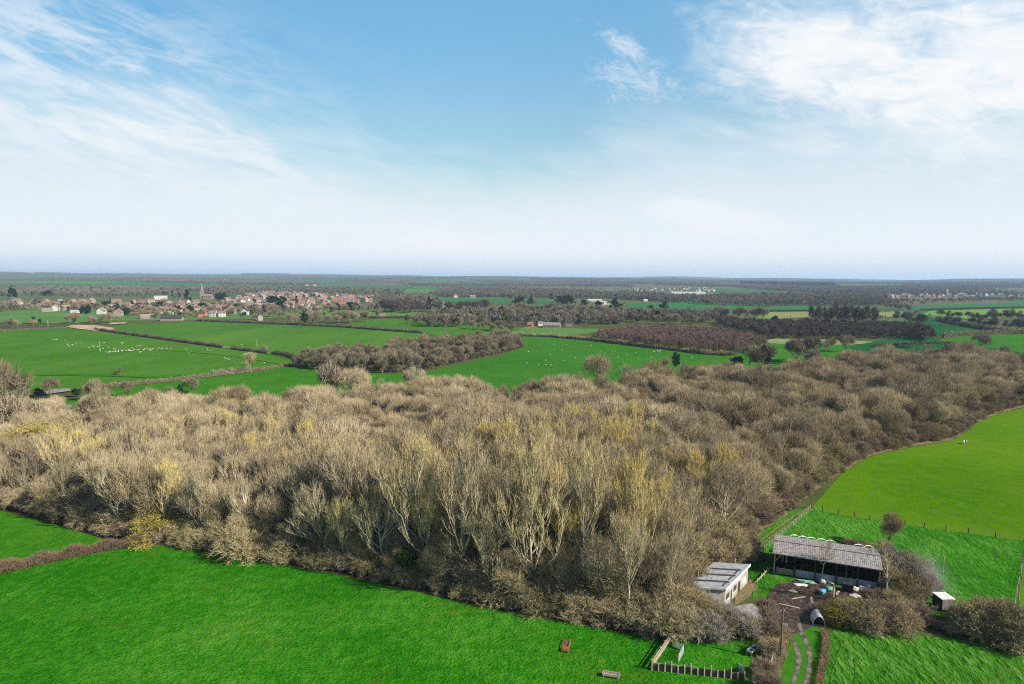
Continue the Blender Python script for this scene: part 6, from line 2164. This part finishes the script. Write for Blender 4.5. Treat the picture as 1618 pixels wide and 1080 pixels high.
W1, W2 = 'w_white', 'w_cream'
for (px, pb, wp, wm, rm, lab, opt) in (
        (53, 487, 16, 'w_pink', 'r_brown', 'long house with pink-white front and brown hipped roof in the first village row', dict(windows=True)),
        (82, 483, 19, 'w_pink', 'r_brown', 'long low house with pale front behind the first village row', {}),
        (75, 492, 11, 'w_cream', 'r_grey', 'grey-roofed building before the long low house', dict(storeys=1)),
        (88, 491, 8, 'w_white', 'r_pink', 'pale gabled house with pink roof sides', dict(gable=True)),
        (106, 490, 10, 'w_pink', 'r_pink', 'house with steep sunlit pink roof in the first row', {}),
        (131, 482, 9, 'w_pink', 'r_red', 'house with tall pointed red roof', dict(pitch=1.5)),
        (119, 494, 10, 'w_white', 'r_dark', 'black-roofed white house at the village corner', {}),
        (125, 491, 6, 'w_white', 'r_dark', 'white-gabled house beside the black-roofed one', dict(gable=True)),
        (161, 496, 9, 'w_white', 'r_pink', 'white gable house nearest the hedge trees', dict(gable=True, windows=True)),
        (187, 499, 10, 'w_pink', 'r_red', 'tall gabled house with sunlit red side at the nearest row', dict(gable=True)),
        (184, 479, 11, 'w_cream', 'r_red', 'cream house with orange roof and tall chimney stack at the back of the village', dict(windows=True)),
        (234, 503, 18, 'w_pink', 'r_pink', 'long pink-roofed bungalow at the field edge', dict(storeys=1)),
        (254, 473, 17, 'w_white', 'r_grey', 'large white mansion with a row of chimneys above the village', dict(windows=True, storeys=3, pitch=0.4)),
        (271, 495, 11, 'w_white', 'r_grey', 'white house with flat grey roof in the village middle', dict(windows=True)),
        (259, 492, 9, 'w_cream', 'r_brown', 'cream house beside the flat-roofed white one', {}),
        (300, 488, 5, 'w_white', 'r_pink', 'narrow white gable in front of the church trees', dict(gable=True)),
        (309, 488, 5, 'w_white', 'r_pink', 'second narrow white gable in front of the church trees', dict(gable=True)),
        (313, 495, 9, 'w_pink', 'r_pink', 'pinkish house below the white gables', {}),
        (319, 501, 9, 'w_red', 'r_dark', 'red brick house with dark slate roof at the crop edge', dict(windows=True)),
        (325, 499, 7, 'w_red', 'r_red', 'red gabled house next to the dark-roofed brick one', dict(gable=True)),
        (337, 500, 10, 'w_white', 'r_grey', 'white house with long windows facing the crop', dict(windows=True)),
        (351, 500, 10, 'w_white', 'r_brown', 'second white house facing the crop', dict(windows=True)),
        (365, 496, 13, 'w_stone', 'r_brown', 'broad house with brown roof beyond the white houses', {}),
        (388, 497, 9, 'w_white', 'r_dark', 'white gable with black roof by the village bend', dict(gable=True)),
        (368, 479, 9, 'w_cream', 'r_pink', 'cream house above the village middle trees', dict(windows=True)),
        (386, 476, 8, 'w_stone', 'r_pink', 'stone house high in the village', {}),
        (396, 483, 9, 'w_white', 'r_grey', 'white house with many windows by the yews', dict(windows=True)),
        (394, 490, 8, 'w_white', 'r_grey', 'bright white house below the many-windowed one', {}),
        (411, 506, 7, 'w_cream', 'r_brown', 'honey stone gable house nearest the winter crop', dict(gable=True, windows=True)),
        (404, 505, 9, 'w_cream', 'r_dark', 'honey stone range behind the nearest gable', dict(storeys=1)),
        (430, 463, 7, 'w_pink', 'r_red', 'orange-pink house with tall chimney at the top of the village', {}),
        (448, 463, 12, 'w_pink', 'r_brown', 'long pinkish row at the top of the village', {}),
        (481, 478, 17, 'w_pink', 'r_red', 'long red-roofed house right of the pointed fir', dict(windows=True)),
        (513, 486, 7, 'w_pink', 'r_red', 'orange gabled house in front of the red terrace', dict(gable=True)),
        (521, 487, 7, 'w_pink', 'r_pink', 'pale orange gabled house in front of the red terrace', dict(gable=True)),
        (540, 485, 10, 'w_brick', 'r_red', 'sunlit red brick house below the red terrace', {}),
        (532, 476, 12, 'w_brick', 'r_red', 'first red-roofed house of the terrace', {}),
        (547, 474, 12, 'w_brick', 'r_red', 'second red-roofed house of the terrace', {}),
        (556, 473, 10, 'w_brick', 'r_red', 'last red-roofed house of the terrace', {}),
        (563, 479, 8, 'w_pink', 'r_red', 'orange house with pointed roof past the terrace', dict(pitch=1.2)),
        (490, 492, 12, 'w_pink', 'r_pink', 'pale long-roofed house behind the ivy-clad forked tree', {}),
        (503, 491, 9, 'w_white', 'r_pink', 'white house beside the pale long-roofed house', {}),
        (480, 487, 6, 'w_white', 'r_brown', 'tiny white gable in the trees', dict(gable=True)),
        (665, 479, 10, 'w_white', 'r_pink', 'pink-roofed house among dark trees', {}),
        (664, 483, 12, 'w_white', 'r_dark', 'white-windowed dark-roofed house among dark trees', dict(windows=True, storeys=1)),
        (697, 484, 10, 'w_white', 'r_grey', 'white cottage by the cypress', {}),
        (720, 470, 6, 'w_white', 'r_grey', 'white farmhouse on the far green strip', {}),
        (747, 471, 9, 'w_stone', 'r_grey', 'grey stone farmhouse on the far green strip', {}),
        (726, 505, 8, 'w_stone', 'r_grey', 'stone cottage gable beyond the spinney', dict(gable=True)),
        (752, 504, 10, 'w_pink', 'r_pink', 'pink cottage with low wings', {}),
        (761, 506, 9, 'w_pink', 'r_red', 'red-roofed cottage beside the pink one', dict(storeys=1)),
        (780, 503, 5, 'w_white', 'r_dark', 'white gable with black roof by the evergreen hedge', dict(gable=True)),
        (787, 503, 5, 'w_white', 'r_dark', 'twin white gable with black roof by the evergreen hedge', dict(gable=True)),
        (604, 502, 9, 'w_stone', 'r_brown', 'low stone cottage at the field behind the small pasture', dict(storeys=1)),
        (838, 516, 8, 'w_red', 'r_red', 'red brick barn at the small farm', dict(storeys=1)),
        (853, 514, 8, 'w_white', 'r_grey', 'white shed at the small farm', dict(storeys=1)),
        (872, 517, 26, 'w_stone', 'r_grey', 'long low grey-roofed barn at the small farm', dict(storeys=1, depth=14, ch=False, pitch=0.4)),
        (899, 516, 11, 'w_stone', 'r_dark', 'slate-roofed farmhouse with white gable at the small farm', {}),
        (952, 483, 5, 'w_white', 'r_brown', 'white cottage peeking from the brown belt', {})):
    house(px, pb, wp, wm, rm, lab, **opt)
house(272, 506, 28, 'w_stone', 'r_dark', 'long black-roofed farm barn at the edge of the crop', storeys=1, depth=12, ch=False, name='barn', catg='barn', pitch=0.6)
# the rest of the village, row by row
HP = PX((0, 485), (60, 480), (140, 487), (200, 497), (240, 497), (330, 492), (420, 492), (500, 488), (585, 478), (590, 470), (500, 466), (420, 463), (380, 468), (340, 478), (240, 478), (100, 478), (0, 478))
wl = ['w_white', 'w_cream', 'w_pink', 'w_brick', 'w_stone', 'w_pink']
rl = ['r_brown', 'r_red', 'r_pink', 'r_grey', 'r_brown', 'r_red', 'r_pink']
RN = dict(r_brown='brown', r_red='red', r_pink='pinkish', r_grey='grey')
WN = dict(w_white='white', w_cream='cream', w_pink='pale pink', w_brick='brick', w_stone='stone')
spots = scatter(HP, 18, 0.4, random.Random(5))
random.Random(9).shuffle(spots)
rh = random.Random(41)
VILLAGE = HP
sheet('village_green', HP, M['farg2'], z=0.5)
for (x, y) in spots[:185]:
    px, py = Q((x, y, 0))
    wm, rm = rh.choice(wl), rh.choice(rl)
    lab = WN[wm] + ' village house with ' + RN[rm] + ' roof among crowded rooftops of the village'
    house(px, py, rh.uniform(7, 10) * 1250 / math.hypot(x, y), wm, rm, lab, WN[wm] + ' and ' + RN[rm] + ' village houses', turn=rh.choice((0, 0.3, -0.4, 1.3)), gable=rh.random() < 0.35)
vt = scatter(PX((0, 486), (200, 500), (420, 500), (600, 492), (600, 468), (380, 460), (200, 470), (0, 470)), 21, 0.45, random.Random(6))
for (x, y) in vt[:295]:
    plant('holm' if rh.random() < 0.2 else 'mid', x, y, rh.uniform(6, 12), 'garden tree between village houses', 'tree', 'village garden trees', 'garden_tree', wide=1.1)

# church
b_ = P(319, 472)
chx = empty('church', b_, 0.15)
tag(chx, 'stone church with a pointed spire and red-tiled nave above the village', 'church')
ht = max(16, tall(319, 472, 458))
sp = max(30, tall(316, 472, 446))
MB().box((0, 0, ht / 2), (6.5, 6.5, ht)).build('tower', M['w_stone'], chx)
mb = MB()
mb.add([(-3, -3, ht)] + [(3.0 * math.cos(a), 3.0 * math.sin(a), ht + 0.02) for a in [PI / 8 + PI / 4 * k for k in range(8)]] + [(0, 0, sp)], [(1 + k, 1 + (k + 1) % 8, 9) for k in range(8)])
mb.build('spire', M['w_stone'], chx)
house_w = MB()
house_w.add([(3.5, -5, 0), (24, -5, 0), (24, 5, 0), (3.5, 5, 0), (3.5, -5, 7), (24, -5, 7), (24, 5, 7), (3.5, 5, 7), (3.5, 0, 11), (24, 0, 11)], [(0, 1, 5, 4), (1, 2, 6, 9, 5), (2, 3, 7, 6), (3, 0, 4, 8, 7)])
house_w.build('nave', M['w_stone'], chx)
mb = MB()
for s_ in (-1, 1):
    a = [(3.4, s_ * 5.6, 6.55), (24.4, s_ * 5.6, 6.55), (24.4, 0, 11.05), (3.4, 0, 11.05)]
    mb.hexa(a, [(p[0], p[1], p[2] + 0.25) for p in a])
mb.build('roof', M['r_red'], chx)
for k in range(4):
    MB().box((7 + k * 4.5, -5.03, 3.8), (1.3, 0.1, 3.2)).build('window', M['glass'], chx)

# glasshouses, warehouse, far settlements
for i, (px, pb, wp, lab) in enumerate(((940, 476, 22, 'long white glasshouse roof farthest back behind the pines'), (952, 479, 18, 'middle white glasshouse roof behind the pines'), (956, 481.5, 12, 'nearest white glasshouse roof behind the pines'))):
    house(px, pb, wp, 'w_white', 'w_white', lab, storeys=1, depth=12, ch=False, name='glasshouse', catg='glasshouse', pitch=0.35, turn=0)
house(1086, 465.5, 52, 'w_white', 'w_white', 'very long white warehouse in front of the far housing estate', storeys=3, depth=30, ch=False, name='warehouse', catg='warehouse', pitch=0.15, turn=0)
house(1110, 473.5, 6, 'w_white', 'w_white', 'small white barn on the young crop edge below the warehouse', storeys=1, depth=8, ch=False, name='barn', catg='barn', turn=0)
house(1122, 468, 8, 'w_white', 'r_grey', 'white unit with grey roof past the warehouse end', storeys=2, depth=14, ch=False, name='warehouse', catg='warehouse', turn=0)
house(1020, 476, 6, 'w_white', 'w_white', 'small white shed alone on the young crop', storeys=1, depth=6, ch=False, name='barn', catg='barn', turn=0)
rh = random.Random(77)
for k in range(70):
    t = rh.random()
    house(1000 + 130 * t, 458.5 + rh.uniform(-2.2, 3.0), rh.uniform(2.4, 4.2), rh.choice(('w_white', 'w_cream', 'w_pink')), rh.choice(('r_brown', 'r_pink', 'r_grey')),
          'pale house in the far estate behind the long warehouse', 'houses of the far estate', ch=False, gable=rh.random() < 0.5, turn=rh.uniform(-0.5, 0.5), name='estate_house')
for k in range(80):
    t = rh.random()
    house(1395 + 225 * t, 468 - 0.5 * t + rh.uniform(-2.5, 3.0), rh.uniform(2.5, 5), rh.choice(('w_white', 'w_pink', 'w_stone', 'w_brick')), rh.choice(('r_brown', 'r_pink', 'r_grey')),
          'house in the far town beyond the shaded crops', 'houses of the far town', ch=False, gable=rh.random() < 0.4, turn=rh.uniform(-0.5, 0.5), name='town_house')
for k, (px, pb, lab) in enumerate(((660, 443.5, 'pink far farmhouse high on the horizon fields'), (674, 443.5, 'white far farmhouse on the horizon fields'), (690, 444.5, 'second white far farm on the horizon fields'), (308, 445.5, 'white far farm left of the spire fields'),
                                   (355, 446, 'far white barn above the church'), (362, 446, 'far pale barn beside the white one'), (570, 461, 'white far cottage past the village'), (485, 452, 'white far house before the dark wood'), (497, 452, 'second white far house before the dark wood'))):
    house(px, pb, 4, 'w_white', 'r_grey', lab, ch=False)
b_ = P(1495, 466)
ct = empty('church_tower', (b_.x, b_.y, terrain(b_.x, b_.y)), 0.2)
tag(ct, 'square stone church tower rising over the far town', 'church')
MB().box((0, 0, 11), (9, 9, 22)).build('tower', M['w_stone'], ct)
MB().box((13, 0, 4), (17, 9, 8)).build('nave', M['w_stone'], ct)
for (px, pb, pt, lab) in ((169, 440, 429, 'thin mast on the horizon above the village'), (292, 441, 428, 'taller thin mast on the horizon near the church spire')):
    b_ = P(px, 447)
    z_ = terrain(b_.x, b_.y)
    o = empty('radio_mast', (b_.x, b_.y, z_))
    tag(o, lab, 'mast')
    hh = 30
    while Q((b_.x, b_.y, z_ + hh))[1] > pt and hh < 200:
        hh += 1
    MB().tube([(0, 0, 0), (0, 0, hh)], [0.9, 0.5], 6).build('shaft', M['r_grey'], o)
    MB().bar((-6, 0, hh * 0.9), (6, 0, hh * 0.9), 0.5).build('crossarm', M['r_grey'], o)

# ------------------------------------------------------------------ far countryside
KEEP += [VILLAGE, COPSE]
wood_cells = 0
for i in range(-GX // 2, GX // 2):
    for j in range(0, GY):
        q = [corner[i, j], corner[i + 1, j], corner[i + 1, j + 1], corner[i, j + 1]]
        cx = sum(p[0] for p in q) / 4
        cy = sum(p[1] for p in q) / 4
        r = math.hypot(cx, cy)
        if r < 900 or not in_view(cx, cy, 1.2):
            continue
        px = Q((cx, cy, 10))[0]
        pw = 0.09 if px < 700 else 0.26
        if r > 4500:
            pw += 0.1
        wood = r > 1500 and rg.random() < pw
        mi = 3 if wood else rg.choice((0, 0, 0, 1, 1, 2, 4, 5) if px < 800 else (0, 1, 1, 2, 2, 4))
        # ground of the field
        nd = 4
        o = len(far_v)
        for a in range(nd + 1):
            for c in range(nd + 1):
                p = lerp2(lerp2(q[0], q[1], a / nd), lerp2(q[3], q[2], a / nd), c / nd)
                far_v.append((p[0], p[1], terrain(*p) + (0.05 if r < 2500 else 0.5)))
        for a in range(nd):
            for c in range(nd):
                k = o + a * (nd + 1) + c
                far_f.append((k, k + nd + 1, k + nd + 2, k + 1))
                far_m.append(mi)
        # hedges and hedge trees along two sides
        for (a, b) in ((q[0], q[1]), (q[0], q[3])):
            ln = math.hypot(b[0] - a[0], b[1] - a[1])
            n_ = int(ln / (9 if r < 2500 else 18))
            dens = rg.uniform(0.2, 0.8)
            for k in range(n_):
                if rg.random() > dens:
                    continue
                t = (k + rg.random()) / n_
                x, y = a[0] + (b[0] - a[0]) * t + rg.uniform(-3, 3), a[1] + (b[1] - a[1]) * t + rg.uniform(-3, 3)
                if keep_off(x, y):
                    continue
                far_tree(x, y, rg.uniform(0.25, 0.55) if rg.random() < 0.75 else rg.uniform(0.7, 1.2))
        if wood:
            wood_cells += 1
            for (x, y) in scatter(q, 36 if r < 6000 else 44, 0.45, rg):
                if in_view(x, y):
                    far_items.append(('fargrove', x, y, terrain(x, y) - 0.2, rg.uniform(0.85, 1.3)))
        elif r > 1500 and rg.random() < 0.4:
            for _ in range(rg.randrange(2, 6)):
                t, u = rg.random(), rg.random()
                p = lerp2(lerp2(q[0], q[1], t), lerp2(q[3], q[2], t), u)
                if not keep_off(*p):
                    far_tree(p[0], p[1], rg.uniform(0.6, 1.2))
me = bpy.data.meshes.new('fields')
me.from_pydata(far_v, [], far_f)
for m_ in farmats:
    me.materials.append(m_)
me.polygons.foreach_set('material_index', far_m)
me.update()
bmg = bmesh.new()
bmg.from_mesh(me)
for f in bmg.faces:
    if f.normal.z < 0:
        f.normal_flip()
bmg.to_mesh(me)
bmg.free()
tag(link('fields', me), kind='structure')
# measured woods beyond the village and behind the farm
for poly, step, kd in ((PX((0, 468), (60, 466), (140, 470), (240, 466), (290, 470), (290, 462), (150, 458), (60, 456), (0, 460)), 17, 'far'),
                       (PX((330, 468), (420, 462), (560, 466), (640, 468), (640, 461), (480, 456), (380, 456), (330, 460)), 22, 'far'),
                       (PX((600, 486), (640, 490), (700, 482), (680, 474), (600, 472)), 14, 'far'),
                       (PX((800, 472), (870, 472), (940, 472), (1000, 474), (1100, 472), (1180, 478), (1230, 480), (1300, 480), (1400, 480), (1400, 470), (1300, 466), (1180, 468), (1120, 474), (1000, 464), (900, 464), (800, 464)), 17, 'far'),
                       (PX((640, 515), (660, 508), (720, 500), (800, 494), (800, 500), (760, 512), (700, 518)), 12, 'far'),
                       (PX((1000, 507), (1060, 509), (1130, 510), (1140, 500), (1060, 498), (1000, 498)), 11, 'far'),
                       (PX((800, 515), (900, 514), (980, 514), (1010, 500), (900, 492), (800, 494)), 13, 'far')):
    for (x, y) in scatter(poly, step, 0.45, rg):
        far_tree(x, y, rg.uniform(0.7, 1.25), kd if rg.random() > 0.07 else 'farfir')
# dark conifer ridge to one side of the warehouse
for (x, y) in scatter(PX((1170, 452), (1320, 455), (1320, 452), (1170, 449)), 22, 0.45, rg):
    far_items.append(('farfir', x, y, terrain(x, y), rg.uniform(1.0, 1.7)))
stuff('far_woods', far_items, 'far hedgerows and brown woods fading towards the horizon')
print('far items', len(far_items), 'wood cells', wood_cells, 'left', len(left), 'under', len(under), 'bushes', nb)

# ------------------------------------------------------------------ haze
HAZE_DENS = 6.0e-5
hm, hnt, hout = new_mat('air')
pv = hnt.nodes.new('ShaderNodeVolumePrincipled')
pv.inputs['Color'].default_value = (0.55, 0.75, 1.0, 1)
pv.inputs['Density'].default_value = HAZE_DENS
pv.inputs['Anisotropy'].default_value = 0.1
L(hnt, pv.outputs[0], hout.inputs['Volume'])
mb = MB()
mb.box((0, 14000, 58), (60000, 62000, 120))
hz_o = mb.build('haze', hm)
tag(hz_o, 'thin blue haze over the far countryside', kind='stuff')
